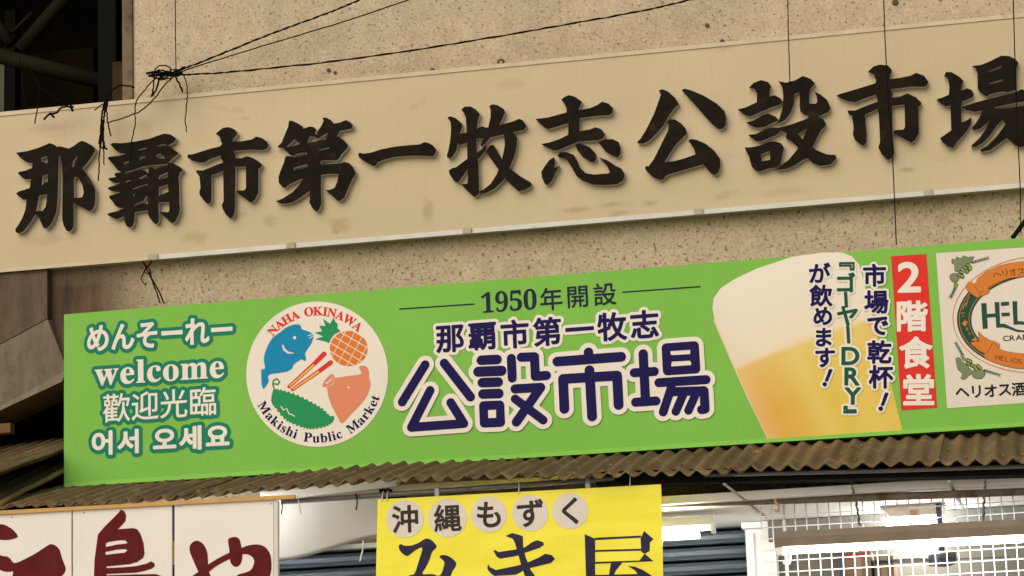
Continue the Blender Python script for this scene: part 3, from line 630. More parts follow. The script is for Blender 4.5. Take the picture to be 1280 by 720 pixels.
def pour_mat():
    m, t, b = new_mat('printed beer and froth'); co = coords(t); sp = t.nodes.new('ShaderNodeSeparateXYZ'); t.links.new(co, sp.inputs[0]); x, z = sp.outputs[0], sp.outputs[2]
    curve = math_node(t, 'ADD', math_node(t, 'MULTIPLY', math_node(t, 'ADD', math_node(t, 'MULTIPLY', x, float(qa[0])), float(qa[1])), x), float(qa[2]))
    v = math_node(t, 'ADD', math_node(t, 'SUBTRACT', z, curve), math_node(t, 'MULTIPLY', math_node(t, 'SUBTRACT', noise(t, co, 26, 4), .5), .014))
    def span(src, lo, hi):
        r_ = node(t, 'ShaderNodeMapRange'); r_.inputs[1].default_value = lo; r_.inputs[2].default_value = hi; t.links.new(src, r_.inputs[0]); return r_.outputs[0]
    beer = ramp(t, span(math_node(t, 'ADD', x, math_node(t, 'MULTIPLY', z, float(tl_))), float(beer_u(918, 462)), float(max(beer_u(1127, 541), beer_u(1096, 398)) + .01)),
        [(0.0, (0.74, 0.45, 0.17)), (0.13, (0.70, 0.40, 0.075)), (0.28, (0.70, 0.47, 0.08)), (0.40, (0.74, 0.56, 0.14)), (0.5, (0.70, 0.53, 0.09)), (0.68, (0.73, 0.56, 0.12)), (0.86, (0.70, 0.52, 0.10)), (1.0, (0.68, 0.40, 0.12))])
    beer = mix(t, ramp(t, span(v, -.30, -.02), [(0.3, (0, 0, 0)), (1.0, (.35, .35, .35))]), beer, (0.80, 0.64, 0.28))
    foam = ramp(t, span(v, 0.0, .32), [(0.0, (0.79, 0.66, 0.42)), (0.12, (0.80, 0.71, 0.54)), (0.5, (0.79, 0.73, 0.61)), (1.0, (0.80, 0.75, 0.65))])
    edge = span(math_node(t, 'ADD', x, math_node(t, 'MULTIPLY', z, float(tl_))), float(beer_u(893, 400)), float(beer_u(893, 400)) + .10)
    foam = mix(t, ramp(t, edge, [(0.0, (.55, .55, .55)), (1.0, (0, 0, 0))]), foam, (0.74, 0.66, 0.50))
    t.links.new(mix(t, ramp(t, span(v, -.010, .016), [(0, (0, 0, 0)), (1, (1, 1, 1))]), beer, foam), b.inputs['Base Color'])
    b.inputs['Roughness'].default_value = 0.45; b.inputs['Specular IOR Level'].default_value = .1; return m
bg_ = link('beer_glass_picture', px_sheet(smooth_poly(glass[:11], 1) + glass[11:], Y1), pour_mat(), gs)
M_glint = print_mat('printed glass rim', (0.80, 0.66, 0.44))
shape('rim_picture', [], M_glint, Y1 - .0016, [], [([(892,400),(914,451),(937,502),(961,550)], [0.55*PX]*4)], [], bg_, cv=lambda P, yy: [xz(a, c, yy) for a, c in P])
Y3 = Y1 - 0.0028
col_r = [('市',1093.2,344,27),('場',1095.3,377.5,28),('で',1097.3,407.5,26),('乾',1099.2,440,28),('杯',1101.2,471,28)]
col_l = [('が',1024.7,341,25),('飲',1026.3,369.5,26),('め',1028.5,395,24),('ま',1029.7,421.5,24),('す',1031.4,447,25)]
col_m = [('﹃',1058.5,333,24),('ゴ',1057.6,353,24),('ヤ',1059.3,395,26)]
def bang(x, y, h):                                            # slanted exclamation mark
    a = [(x+3.4, y-h/2), (x+6.4, y-h/2+.4), (x+.6, y+h*.22), (x-1.6, y+h*.2)]; d = dot(x-2.6, y+h*.42, 2.0)
    f = lambda P: np.stack([np.array([xz(*q, Y3) for q in P]), np.roll(np.array([xz(*q, Y3) for q in P]), -1, 0)], 1)
    return [f(a), f(d)]
rect = lambda x, y, w_, h_, k=0.06: np.stack([np.array([xz(*q, Y3) for q in ((x-w_-h_*k, y-h_), (x+w_-h_*k, y-h_), (x+w_+h_*k, y+h_), (x-w_+h_*k, y+h_))]), np.roll(np.array([xz(*q, Y3) for q in ((x-w_-h_*k, y-h_), (x+w_-h_*k, y-h_), (x+w_+h_*k, y+h_), (x-w_+h_*k, y+h_))]), -1, 0)], 1)
lettering('lettering', [char_at(c, x, y, s*1.08, Y3, -3.5) for c, x, y, s in col_r] + bang(1103.5, 502, 21), Y3, 0.0030, M_navy, gs, 0.0085, M_white)
lettering('lettering', [char_at(c, x, y, s*1.08, Y3, -3.5) for c, x, y, s in col_l] + bang(1033.5, 472, 20), Y3, 0.0028, M_navy, gs, 0.0085, M_white)
lettering('lettering', [char_at(c, x, y, s*1.08, Y3, -3.5) for c, x, y, s in col_m] + [rect(1057.5, 374.5, 1.2, 9), rect(1060.3, 418.5, 1.2, 10)] + [char_at('D', 1063, 445, 21, Y3, -4, 1.05, True), char_at('R', 1065, 470.5, 21, Y3, -4, 1.05, True), char_at('Y', 1066, 495, 20, Y3, -4, 1.05, True), char_at('﹄', 1062.5, 512, 22, Y3, -3.5)], Y3, 0.0030, M_dkg, gs, 0.0085, M_white)
# red banner
rb = link('red_banner', px_sheet([(1113.8,320.2),(1158,317.4),(1171.4,509.6),(1126.6,512.8)], Y1), M_red, gs)
lettering('lettering', [char_at('2', 1136.5, 346.5, 36, Y2, -3.5, 1.15, True), char_at('階', 1140.3, 395, 40, Y2, -3.5), char_at('食', 1145, 440.5, 41, Y2, -3.5), char_at('堂', 1148.3, 487, 41, Y2, -3.5)], Y2, 0.0042, M_white, rb)
# brewery label
M_lab = print_mat('label white', (0.72, 0.66, 0.58))
lb = link('brewery_label', px_sheet([(1170,316.5),(1402,301.5),(1415,494.5),(1184,510.3)], Y1), M_lab, gs)
zc1 = lambda P, yy: [xz(1160 + a/6, 300 + c/6, yy) for a, c in P]
zc2 = lambda P, yy: [xz(1160 + a/6, 400 + c/6, yy) for a, c in P]
pxc = lambda P, yy: [xz(a, c, yy) for a, c in P]
def ell(cx, cy, rx, ry, tilt=-4.5, n=120):
    t_ = math.radians(tilt); return [(cx + rx*math.cos(k)*math.cos(t_) - ry*math.sin(k)*math.sin(t_), cy + rx*math.cos(k)*math.sin(t_) + ry*math.sin(k)*math.cos(t_)) for k in [2*math.pi*i/n for i in range(n)]]
M_lor = print_mat('label orange', (0.62, 0.20, 0.035)); M_lgr = print_mat('label dark green', (0.016, 0.075, 0.045)); M_sage = print_mat('label sage', (0.20, 0.235, 0.14)); M_hop = print_mat('label hop yellow', (0.45, 0.47, 0.06)); M_brn = print_mat('label brown', (0.16, 0.055, 0.02)); M_blk = print_mat('label black', (0.012, 0.012, 0.012))
eo = ell(1296, 393, 105.5, 73)
shape('ring', [eo], M_lor, Y2, [ell(1296, 393, 104.6, 72.0)], par=lb, cv=pxc, sm=False)
shape('ring', [ell(1296, 395, 100, 66)], M_lgr, Y2, [ell(1296, 395.5, 82, 51)], par=lb, cv=pxc, sm=False)
shape('ring', [ell(1296, 395.2, 97.5, 63.8)], M_lor, Y2 - .0007, [ell(1296, 395.2, 96.8, 63.1)], par=lb, cv=pxc, sm=False)
shape('ring', [ell(1296, 395.2, 85.2, 53.6)], M_lor, Y2 - .0007, [ell(1296, 395.2, 84.6, 53.0)], par=lb, cv=pxc, sm=False)
shape('ornament', [[(255,625),(270,612),(275,595),(283,610),(298,610),(290,632),(275,645)]], M_lor, Y2 - .0007, [], [([q, q], r*PX/6) for q, r in (((292,672),8),((312,705),7),((262,570),5),((270,548),5),((255,548),5))] + [([(262,520),(268,490),(290,470)], 3*PX/6), ([(285,500),(300,440),(312,425)], 2.5*PX/6)], par=lb, cv=zc1)
shape('ornament', [[(325,150),(345,140),(352,122),(360,138),(378,140),(365,152),(368,168),(350,158)]], M_lor, Y2 - .0007, [], [([q, q], r*PX/6) for q, r in (((292,65),8),((310,100),7))], par=lb, cv=zc2)
rt = [(285,345),(300,318),(320,312),(345,332),(362,318),(370,290),(440,235),(530,195),(620,172),(760,156),(1000,170),(1000,285),(760,268),(620,285),(540,310),(470,345),(448,360),(462,378),(455,395),(420,412),(390,425),(378,438),(350,420),(310,390),(290,372)]
rbm = [(378,85),(410,120),(460,150),(510,165),(535,180),(535,205),(520,210),(580,235),(650,248),(760,255),(1000,245),(1000,350),(760,366),(650,360),(560,340),(480,312),(430,285),(420,262),(430,250),(390,235),(330,185),(322,168),(385,165)]
for P, cv in ((rt, zc1), (rbm, zc2)):
    F = Field(cv(P, Y2), 0.01, 0.0009); F.poly(cv(P, Y2))
    ro = link('ribbon_picture', sheet(F.contours(0.0, .0003), Y2 - .0022), M_lor, lb); link('ribbon_picture', sheet(F.contours(0.0011, .0003), Y2 - .0015), M_brn, lb)
shape('ribbon_fold', [], M_brn, Y2 - .003, [], [([(345,335),(362,365),(392,395),(395,415),(372,428)], 1.5*PX/6), ([(392,395),(420,380)], 1.2*PX/6)], par=lb, cv=zc1)
shape('ribbon_fold', [], M_brn, Y2 - .003, [], [([(432,252),(455,230),(480,180),(500,175),(520,200)], 1.5*PX/6)], par=lb, cv=zc2)
Y5 = Y2 - .003
lettering('lettering', [char_at(c, 1246 + 10.2*i, 344.5 - (4.6, 7.2, 8.4, 8.7)[i]*0.9 + 3, 11, Y5, 16 - 4*i) for i, c in enumerate('ヘリオス')], Y5, 0.0, M_brn, lb, res=.0008)
lettering('lettering', [char_at(c, 1247 + 5.6*i, 446.5 + 1.25*i - 0.045*i*i, 6, Y5, -12 + 1.2*i, 1.1, True) for i, c in enumerate(('H', 'E', 'L', 'I', 'O', 'S'))], Y5, 0.0, M_brn, lb, res=.0008)
shape('logo_lettering', [[(398,475),(437,472),(443,555),(505,550),(498,467),(535,465),(540,628),(575,628),(620,650),(670,672),(740,680),(740,692),(670,690),(600,665),(560,655),(512,658),(507,578),(444,582),(448,664),(410,667)], [(545,466),(608,462),(608,490),(548,494)], [(549,546),(613,543),(614,570),(552,574)], [(632,460),(668,458),(672,610),(700,608),(740,618),(740,640),(690,632),(642,636)]], M_lgr, Y2, par=lb, cv=zc1, sm=False)
lettering('logo_lettering', [char_at(c, x_, 392 - (x_ - 1290)*.05, 31, Y2, 0, .95, True) for c, x_ in (('I', 1294), ('O', 1312), ('S', 1334))], Y2, .002, M_lgr, lb, res=.001)
lettering('lettering', place_text('CRAFT', (1254, 426.5), (1291, 424), 6.6, Y2), Y2, 0.0003, M_blk, lb, res=.0008)
lettering('lettering', [char_at(c, 1203 + 17.6*i, 490.5 - 1.05*i, 18, Y2) for i, c in enumerate('ヘリオス酒造')], Y2, 0.0014, M_blk, lb, res=.0009)
def spikes(a, b, n, seed):
    rnd = random.Random(seed); out = [([a, b], [1.6*PX/6*1.6, .6*PX/6])]
    for k in range(n):
        t = k/n; q = (a[0] + (b[0]-a[0])*t, a[1] + (b[1]-a[1])*t); L = 30
        for sgn in (-1, 1):
            an = math.atan2(b[1]-a[1], b[0]-a[0]) + sgn*0.5; out.append(([q, (q[0] + L*math.cos(an), q[1] + L*math.sin(an))], [3.2*PX/6, .8*PX/6]))
    return out
for cv, leafs, hops, sp1, sp2 in ((zc1, [[(180,140),(205,150),(215,125),(245,140),(265,118),(300,130),(345,125),(320,165),(290,195),(250,215),(225,240),(200,230),(200,185),(180,175)],[(165,265),(190,250),(220,255),(235,290),(200,322),(170,300)]], [(300,190,14),(278,210,15),(312,215,14),(290,235,15),(250,240,15),(232,262,14),(255,272,15),(318,200,10),(210,335,13),(205,350,11)], ((325,170),(460,132)), ((215,335),(168,435))),
    (zc2, [[(210,285),(240,285),(250,310),(280,325),(300,352),(325,375),(330,400),(300,420),(275,445),(245,435),(260,405),(225,370),(215,330)],[(340,380),(400,375),(430,400),(400,440),(350,435),(330,410)]], [(295,300,13),(315,310,14),(300,330,13),(330,340,14),(350,350,15),(375,345,13),(390,360,13),(360,370,12),(258,270,11),(265,290,11)], ((265,275),(205,165)), ((415,375),(545,415)))):
    F = Field(cv([q for P in leafs for q in P], Y2), .01, .0007)
    for P in leafs: F.poly(cv(smooth_poly(P, 2), Y2))
    link('leaf_outline', sheet(F.contours(.0011, .0002), Y2), M_lgr, lb); link('leaf_picture', sheet(F.contours(-.0004, .0002), Y2 - .0007), M_sage, lb)
    shape('grain_picture', [], M_lgr, Y2 - .0014, [], spikes(*sp1, 6, 1) + spikes(*sp2, 6, 2) + [([(x, y), (x, y)], (r + 2)*PX/6) for x, y, r in hops], par=lb, cv=cv)
    for hp_ in (hops[:-2], hops[-2:]): shape('hop_picture', [], M_hop, Y2 - .0021, [], [([(x + dx, y + dy), (x + dx, y + dy)], 4.2*PX/6) for x, y, r in hp_ for dx, dy in ((-6, -4), (5, -6), (0, 5), (8, 4))], par=lb, cv=cv)

# ================================================================== CORRUGATED AWNING
def roof_mat():
    m, t, b = new_mat('dusty corrugated sheet'); co = coords(t)
    a = noise(t, coords(t, (6, 1.2, 1.2)), 1.6, 6, 0.6); g = noise(t, co, 38, 6, 0.7); s = noise(t, co, 9, 5, 0.7)
    col = ramp(t, a, [(0.3, (0.085, 0.054, 0.019)), (0.55, (0.15, 0.10, 0.038)), (0.75, (0.24, 0.168, 0.073))])
    col = mix(t, ramp(t, g, [(0.45, (0, 0, 0)), (0.75, (.7, .7, .7))]), col, (0.085, 0.05, 0.024))
    col = mix(t, ramp(t, s, [(0.55, (0, 0, 0)), (0.75, (.6, .6, .6))]), col, (0.40, 0.30, 0.17))
    t.links.new(col, b.inputs['Base Color']); b.inputs['Roughness'].default_value = 0.9; bump(t, b, g, 0.5, 0.005); return m
M_roof = roof_mat()
EAV = [(-60,637),(0,634.5),(100,630),(200,624),(310,613.5),(430,604),(640,597.5),(860,590),(1080,583.5),(1280,577),(1420,572)]
ex_ = [at(a, c, YE).x for a, c in EAV]; ez_ = [at(a, c, YE).z for a, c in EAV]
zeave = lambda x: float(np.interp(x, ex_, ez_))
def corr_sheet(x0, x1, pitch, amp, y0, y1, zf, thick=0.006, seed=0, ny=10, nseg=10):
    rnd = random.Random(seed); bm = bmesh.new(); n = int((x1-x0)/pitch*nseg); rows = []
    wob = [rnd.uniform(-1, 1) for _ in range(60)]
    for j in range(ny + 1):
        row = []
        for i in range(n + 1):
            x = x0 + (x1-x0)*i/n; yy = y0 + (y1-y0)*j/ny
            if j == 0: yy += 0.010*wob[int((x-x0)/pitch) % 60] + 0.004*rnd.uniform(-1, 1)
            am = amp*(1 + 0.12*wob[int((x-x0)/pitch + 7) % 60])
            row.append(bm.verts.new((x, yy, zf(x, yy) + am*math.cos(2*math.pi*x/pitch + .35*math.sin(x*3.1 + seed)) + 0.0012*rnd.uniform(-1, 1) + .004*math.sin(x*2.3 + seed*1.7)*math.sin(yy*5 + seed) + .0025*math.sin(x*9.1 + yy*13)*math.sin(yy*17 + x*4))))
        rows.append(row)
    for a, c in zip(rows, rows[1:]):
        for i in range(n): bm.faces.new((a[i], a[i+1], c[i+1], c[i]))
    bmesh.ops.recalc_face_normals(bm, faces=bm.faces)
    r = bmesh.ops.solidify(bm, geom=bm.faces[:], thickness=thick)
    me = bpy.data.meshes.new('m'); bm.to_mesh(me); bm.free(); return me
ro = thing('corrugated_awning', 'dusty brown corrugated awning running under the whole green signboard', 'awning', (0, YE, zeave(0)))
slope = lambda x: math.tan(math.radians(np.interp(x, [at(80,600,YE).x, at(640,600,YE).x, at(1280,577,YE).x], [12.6, 13.3, 16.4])))
edges_ = np.concatenate([[ex_[0] - .2], np.linspace(at(1, 634, YE).x, ex_[-1], 7)])
for k in range(7):
    dz = 0.006*(k % 2); tw = random.Random(k).uniform(-.003, .003)
    zf = lambda x, yy, dz=dz, tw=tw, k=k: zeave(x) + 0.004 + (yy - YE)*(slope(x) if k else .34) + dz + tw*(x - edges_[k])
    link('roof_sheet', corr_sheet(edges_[k] - 0.03, edges_[k+1] + (0.03 if k else 0), 0.0685, 0.0102, YE - 0.006*(k % 2), 0.33 if k == 0 else -0.03, zf, seed=k), M_roof, ro, smooth=True)
M_black = plain('black beam', (0.007, 0.006, 0.005), 0.7, 0.2, spec=.08)
M_pipe = plain('grey steel pipe', (0.16, 0.16, 0.145), 0.45, 0.2, 14, 0.4, dirt=((0.12, 0.08, 0.04), 18, 0.55))
M_galv = plain('galvanised clip', (0.22, 0.25, 0.27), 0.4, 0.15, 30, 0.5)
M_rust = plain('rusty pipe', (0.20, 0.165, 0.12), 0.6, 0.25, 14, dirt=((0.09, 0.06, 0.035), 12, 0.5))
bm_ = [at(760, 606, -.9), at(1420, 585, -.9), at(1420, 576, -.9), at(760, 590, -.9)]
link('beam', slab([(745, 606.5), (1420, 590), (1420, 574), (745, 589)], -0.90, -0.80), M_black, ro)
link('conduit', MB().tube([at(880, 593.5, -.93), at(1100, 588.5, -.93), at(1420, 578, -.93)], 0.009, 8).mesh(), M_pipe, ro, smooth=True)
for cx in (480, 770):                                          # rafters that run back under the sheets
    p0, p1 = at(cx, ln((430, 604), (860, 590), cx) + 4.5, -0.93), at(cx + 22, ln((430, 604), (860, 590), cx) + 18, -0.02)
    link('rafter', MB().box(p0.x-.02, p0.x+.02, -0.93, -0.02, p0.z-.045, p0.z-.012).mesh(), M_black, ro)
M_screw = plain('rust capped screw', (0.10, 0.06, 0.03), .6, .3, 40); M_litter = plain('dry leaf litter', (0.34, 0.17, 0.045), .8, .4, 60)
rs = random.Random(9); xx = ex_[0] + .1
while xx < ex_[-1]:                                             # roofing screws on the ridges, two rows
    k = round(xx/0.0685)
    for y_ in (YE + .07, YE + .42):
        zz = zeave(k*.0685) + .004 + (y_ - YE)*slope(k*.0685) + .013
        link('screw', MB().tube([(k*.0685, y_, zz - .006), (k*.0685, y_ + .001, zz + .003), (k*.0685, y_ + .0012, zz + .006)], [.0065, .0065, .003], 7).mesh(), M_screw, ro)
    xx += .0685*rs.choice((4, 5, 5, 6))
for k in range(26):                                             # dry bits blown onto the sheets
    x_ = rs.uniform(ex_[0], ex_[-1]); y_ = YE + rs.uniform(.04, .6); x_ = (round(x_/.0685) + .5)*.0685; zz = zeave(x_) + .004 + (y_ - YE)*slope(x_) - .001
    L_ = rs.uniform(.006, .016); a_ = rs.uniform(0, 3.1)
    link('dry_leaf', MB().tube([(x_ - L_*math.cos(a_), y_ - L_*math.sin(a_), zz), (x_, y_, zz + .005), (x_ + L_*math.cos(a_), y_ + L_*math.sin(a_), zz + .002)], [.001, .0045, .001], 5).mesh(), M_litter, ro)
# second, higher sheet on the left
ZU = at(0, 560, -0.55).z
U0 = at(-2, 593, -.98)
def zu(x, yy): return U0.z + (yy + .98)*0.275 + (x - U0.x)*0.05
r2 = link('corrugated_sheet', corr_sheet(U0.x - .75, U0.x, 0.0685, 0.010, -0.98, 0.34, zu, seed=21), M_roof, label='loose upper corrugated sheet tucked behind the left end of the green signboard', cat='roof sheet', smooth=True)
a0 = at(0, 538, -.05)
link('timber_offcut', MB().box(a0.x-.3, a0.x+.07, -.10, -.05, a0.z-.022, a0.z+.022, .004).mesh(), plain('orange brown timber', (0.15, 0.085, 0.035), .8, .25, 14), label='short brown timber end under the concrete bracket at the left edge', cat='timber')
# near-black wall closing the gap below the bracket, shade put into its colour
link('lower_wall', MB().box(-4.6, at(200, 500, 0).x, 0.36, 0.42, at(0, 640, 0.3).z, z_sgn - 0.01).mesh(), M_dark, label='wall painted dark for the shade in the gap below the concrete bracket at left', cat='wall')

# ================================================================== SHOP UNDER THE AWNING
ZCL = at(1200, 607, -0.80).z
M_board = plain('white ceiling board', (0.86, 0.855, 0.83), 0.6, 0.05, 4, dirt=((0.50, 0.44, 0.35), 3, 0.62))
M_seam = plain('brown grey seam', (0.30, 0.27, 0.22), 0.8)  # darker joint strips between the ceiling boards
xr = 3.3; YBK = at_z(1180, 641, ZCL).y
xm = at_z(931, 620, ZCL).x
xcl = at(505, 610, -.8).x; cb = MB().box(xcl, xr, -0.79, YBK + 0.1, ZCL, ZCL + 0.03).box(-3.3, xcl - .002, 0.36, YBK + 0.1, ZCL, ZCL + 0.03)
ce = link('shop_ceiling', cb.mesh(), M_board, label='white boarded shop ceiling behind the pipe and under the awning', cat='ceiling')
for a, c in (((905, 604), (958, 646)), ((1186, 600), (1203, 636))):
    p0, p1 = at_z(a[0], a[1], ZCL), at_z(c[0], c[1], ZCL); d = (p1-p0).normalized(); nrm = Vector((-d.y, d.x, 0))*0.005
    link('seam', MB().hexa([p0-nrm+Vector((0,0,-.004)), p0+nrm+Vector((0,0,-.004)), p1+nrm+Vector((0,0,-.004)), p1-nrm+Vector((0,0,-.004)), p0-nrm+Vector((0,0,-.0005)), p0+nrm+Vector((0,0,-.0005)), p1+nrm+Vector((0,0,-.0005)), p1-nrm+Vector((0,0,-.0005))]).mesh(), M_seam, ce)
# back wall behind the mesh
M_back = plain('grey green plaster', (0.15, 0.145, 0.115), 0.8, 0.1, 2, dirt=((0.10, 0.095, 0.07), 2.5, 0.6), spec=.1)
xb0 = at(966, 700, YBK).x
bw = link('shop_back_wall', MB().box(xb0, xr, YBK, YBK + 0.08, 0, ZCL - .003).mesh(), M_back, label='grey green wall seen through the white wire grid', cat='wall')
q0, q1 = at(960, 645, YBK - .1), at(1290, 632, YBK - .1)
link('beam', MB().box(xb0, xr, YBK - 0.12, YBK - .002, ZCL - 0.09, ZCL - .004).mesh(), plain('grey beam', (0.14, 0.14, 0.125), .7, .15, 5), bw)
q0 = at(1048, 700, YBK - .1)
link('pilaster', MB().box(q0.x, q0.x + .05, YBK - 0.05, YBK - .002, 0, ZCL - .1).mesh(), plain('navy strip', (0.05, 0.06, 0.10), .6), bw)
link('side_wall', MB().box(xr, xr + .08, -0.7, YBK + .1, 0, ZCL).mesh(), M_back, bw)
# roller shutter
M_shut = plain('blue grey shutter', (0.155, 0.19, 0.235), 0.4, 0.12, 3, 0.3, dirt=((0.27, 0.29, 0.31), 7, 0.60))
xs0, xs1 = -3.2, at(934, 680, YBK).x
sh = bmesh.new(); prof = []; zt_, pitch = ZCL - .004, 0.062
z_ = zt_
while z_ > 1.6:
    for dz_, dy_ in ((0, 0), (-.004, .014), (-.012, .014), (-.016, -.002), (-.030, -.012), (-.046, -.010), (-.058, -.001)): prof.append((z_ + dz_, YBK + .03 + dy_))
    z_ -= pitch
prev = None
for zz, yy in prof:
    cur = (sh.verts.new((xs0, yy, zz)), sh.verts.new((xs1, yy, zz)))
    if prev: sh.faces.new((prev[0], cur[0], cur[1], prev[1]))
    prev = cur
me = bpy.data.meshes.new('m'); bmesh.ops.solidify(sh, geom=sh.faces[:], thickness=0.004); sh.to_mesh(me); sh.free()
link('roller_shutter', me, M_shut, label='closed blue grey roller shutter behind the yellow hanging sign', cat='shutter')
M_wht = plain('white painted post', (0.78, 0.79, 0.80), 0.45, 0.05, 5)
c0, c1 = at(931, 650, YBK - .08), at(968, 650, YBK - .08)
po = thing('white_post', 'white square post between the blue shutter and the wire grid', 'post', ((c0.x + c1.x)/2, YBK - .08, 0))
link('shaft', MB().box(c0.x, c1.x, YBK - .10, YBK - .004, 0, ZCL - .03, .004).mesh(), M_wht, po)
link('cover_strip', MB().box(c0.x + .01, c0.x + .034, YBK - .112, YBK - .101, 0, ZCL - .05).mesh(), M_wht, po)
link('cap', MB().box(c0.x - .012, c1.x + .03, YBK - .115, YBK - .003, ZCL - .029, ZCL - .003, .003).mesh(), M_wht, po)
# white tarpaulin bulging under the awning at left
M_tarp = plain('white tarpaulin', (0.80, 0.78, 0.72), 0.5, 0.04, 3)
tb = bmesh.new(); g = []
for j in range(15):
    t = j/14; row = []
    for i in range(25):
        sx = i/24; px = 325 + (500 - 325)*sx
        ytop = ln((350, 611), (470, 598), px); ybot = ln((349, 698), (470, 674), px) + 4*math.sin(sx*6)
        py = ytop + (ybot - ytop)*t; yy = -0.72 + 0.66*t + 0.05*math.sin(math.pi*t)
        row.append(tb.verts.new(at(px, py, yy)))
    g.append(row)
for a, c in zip(g, g[1:]):
    for i in range(24): tb.faces.new((a[i], a[i+1], c[i+1], c[i]))
bmesh.ops.recalc_face_normals(tb, faces=tb.faces); bmesh.ops.solidify(tb, geom=tb.faces[:], thickness=0.003)
me = bpy.data.meshes.new('m'); tb.to_mesh(me); tb.free()
link('tarpaulin', me, M_tarp, label='white tarpaulin sagging under the awning beside the yellow sign', cat='tarpaulin', smooth=True)
# fascia sheet along the edge of the awning, above the grey pipe
M_fas = plain('pinkish white fascia', (0.70, 0.64, 0.58), .6, .08, 6, dirt=((0.35, 0.27, 0.2), 10, .62))
link('fascia_board', slab([(372, 622.5), (752, 599), (735, 593.5), (520, 604.5)], -0.88, -0.865), M_fas, label='thin pale fascia board along the awning edge above the yellow sign', cat='board')
# pipes
pp = thing('grey_pipe', 'grey steel pipe that the yellow sign hangs from', 'pipe', at(560, 612, -.93))
link('tube', MB().tube([at(352, 627.5, -.93), at(560, 613, -.93), at(768, 597.5, -.93)], 0.0105, 10).mesh(), M_pipe, pp, smooth=True)
for px, py in ((547, 613.8), (735, 600)):
    c = at(px, py, -.93); link('pipe_clip', MB().box(c.x-.010, c.x+.010, c.y-.014, c.y+.014, c.z-.034, c.z+.012, .002).mesh(), M_galv, pp)
c = at(774, 598, -.90); link('bracket', MB().box(c.x-.05, c.x+.05, -.899+.0, -.86, c.z-.035, c.z+.02, .004).mesh(), M_black, pp)
rp = thing('rusty_pipe', 'long rust stained pipe crossing in front of the ceiling and wire grid', 'pipe', at(1060, 622, -.72))
link('tube', MB().tube([at(800, 630.5, -.72), at(960, 626, -.72), at(1120, 620.5, -.72), at(1420, 609.5, -.72)], 0.0150, 12).mesh(), M_rust, rp, smooth=True)
# wire grid panel
M_wire = plain('white coated wire', (0.80, 0.80, 0.79), 0.35, 0.05, 5)
YM = -0.66
mg = thing('wire_grid', 'white wire grid panel hanging below the rusty pipe at lower right', 'grid', at(1120, 700, YM))
ga, gb = at(950.5, 632, YM), at(1420, 608, YM); cell = (at(1124, 650, YM).x - at(1080, 650, YM).x)/44*14.38
gm = MB(); zt2 = ga.z + .0; zb2 = at(1000, 800, YM).z; x = ga.x
while x < gb.x:
    gm.tube([(x, YM, zt2), (x, YM, zb2)], 0.0024 if x > ga.x else 0.0036, 6); x += cell
z_ = zt2
while z_ > zb2:
    gm.tube([(ga.x, YM - .0045, z_), (gb.x, YM - .0045, z_)], 0.0024 if z_ < zt2 else 0.0036, 6); z_ -= cell
link('grid_wires', gm.mesh(), M_wire, mg, smooth=True)
px_ = ga.x + 2*cell; link('stiffening_rod', MB().tube([(px_, YM + .008, zt2), (px_, YM + .008, zb2)], 0.0065, 8).mesh(), M_wire, mg, smooth=True)
# hooks
M_pink = plain('faded pink plastic', (0.62, 0.40, 0.34), .45, .08)
hp = [at(968, 637.5, -.735), at(972.5, 638.5, -.738), at(973.5, 633, -.74), at(969.5, 627, -.742), at(969, 620.5, -.740), at(972, 617.3, -.735), at(976.5, 617.8, -.725), at(979.5, 621.5, -.715)]
link('pipe_hook', MB().tube(wiggle(hp, 5), 0.0055, 8).mesh(), M_pink, label='faded pink plastic hook clipped over the rusty pipe', cat='hook', smooth=True)
hp = [at(980, 703, -.672), at(982.5, 705.2, -.68), at(986, 704, -.69), at(987.3, 699, -.695), at(988, 692.5, -.70)]
link('grid_hook', MB().tube(wiggle(hp, 5), 0.006, 8).mesh(), M_wire, label='small white hook on the wire grid below the tube lamp', cat='hook', smooth=True)
# lamps
M_tube = glow('lit tube', (1.0, 0.97, 0.95), 66.0)
M_fix = plain('dusty fixture', (0.21, 0.165, 0.12), .6, .15, 8, dirt=((0.18, 0.13, 0.08), 6, .58))
M_fixw = plain('white fixture', (0.78, 0.78, 0.76), .4, .04)
YT = -0.85
t0, t1 = at(968, 665.5, YT), at(1430, 641.5, YT); hgt = .062
tl = thing('tube_lamp', 'dusty brown batten with a long glowing tube, hung by chains before the grid', 'lamp', (t0 + t1)/2, 'fluorescent lamps of the shop')
h_ = MB(); dx = t1 - t0
def prism(p0, p1, prof):
    m = MB(); a = [p0 + Vector((0, y, z)) for y, z in prof]; c = [p1 + Vector((0, y, z)) for y, z in prof]
    m.poly(a[::-1]); m.poly(c)
    for i in range(len(prof)): j = (i+1) % len(prof); m.poly([a[i], a[j], c[j], c[i]])
    bmesh.ops.remove_doubles(m.b, verts=m.b.verts, dist=1e-6); return m.mesh()
link('housing', prism(t0, t1, [(-.022, 0), (-.028, -.024), (-.022, -.058), (.022, -.058), (.028, -.024), (.022, 0)]), M_fix, tl)
for xx, s_ in ((0.0, 1), (1.0, -1)):
    p = t0 + dx*xx + Vector((.018*s_, 0, 0)); link('lamp_holder', MB().box(p.x-.012, p.x+.012, p.y-.020, p.y+.004, p.z-.090, p.z-.0585, .003).mesh(), M_fixw, tl)
link('tube', MB().tube([t0 + Vector((.028, -.008, -.0745)), t1 + Vector((-.028, -.008, -.0745))], 0.0105, 14).mesh(), M_tube, tl, smooth=True)
M_chain = plain('dull chain', (0.12, 0.115, 0.105), .5, .3, 40, .5)
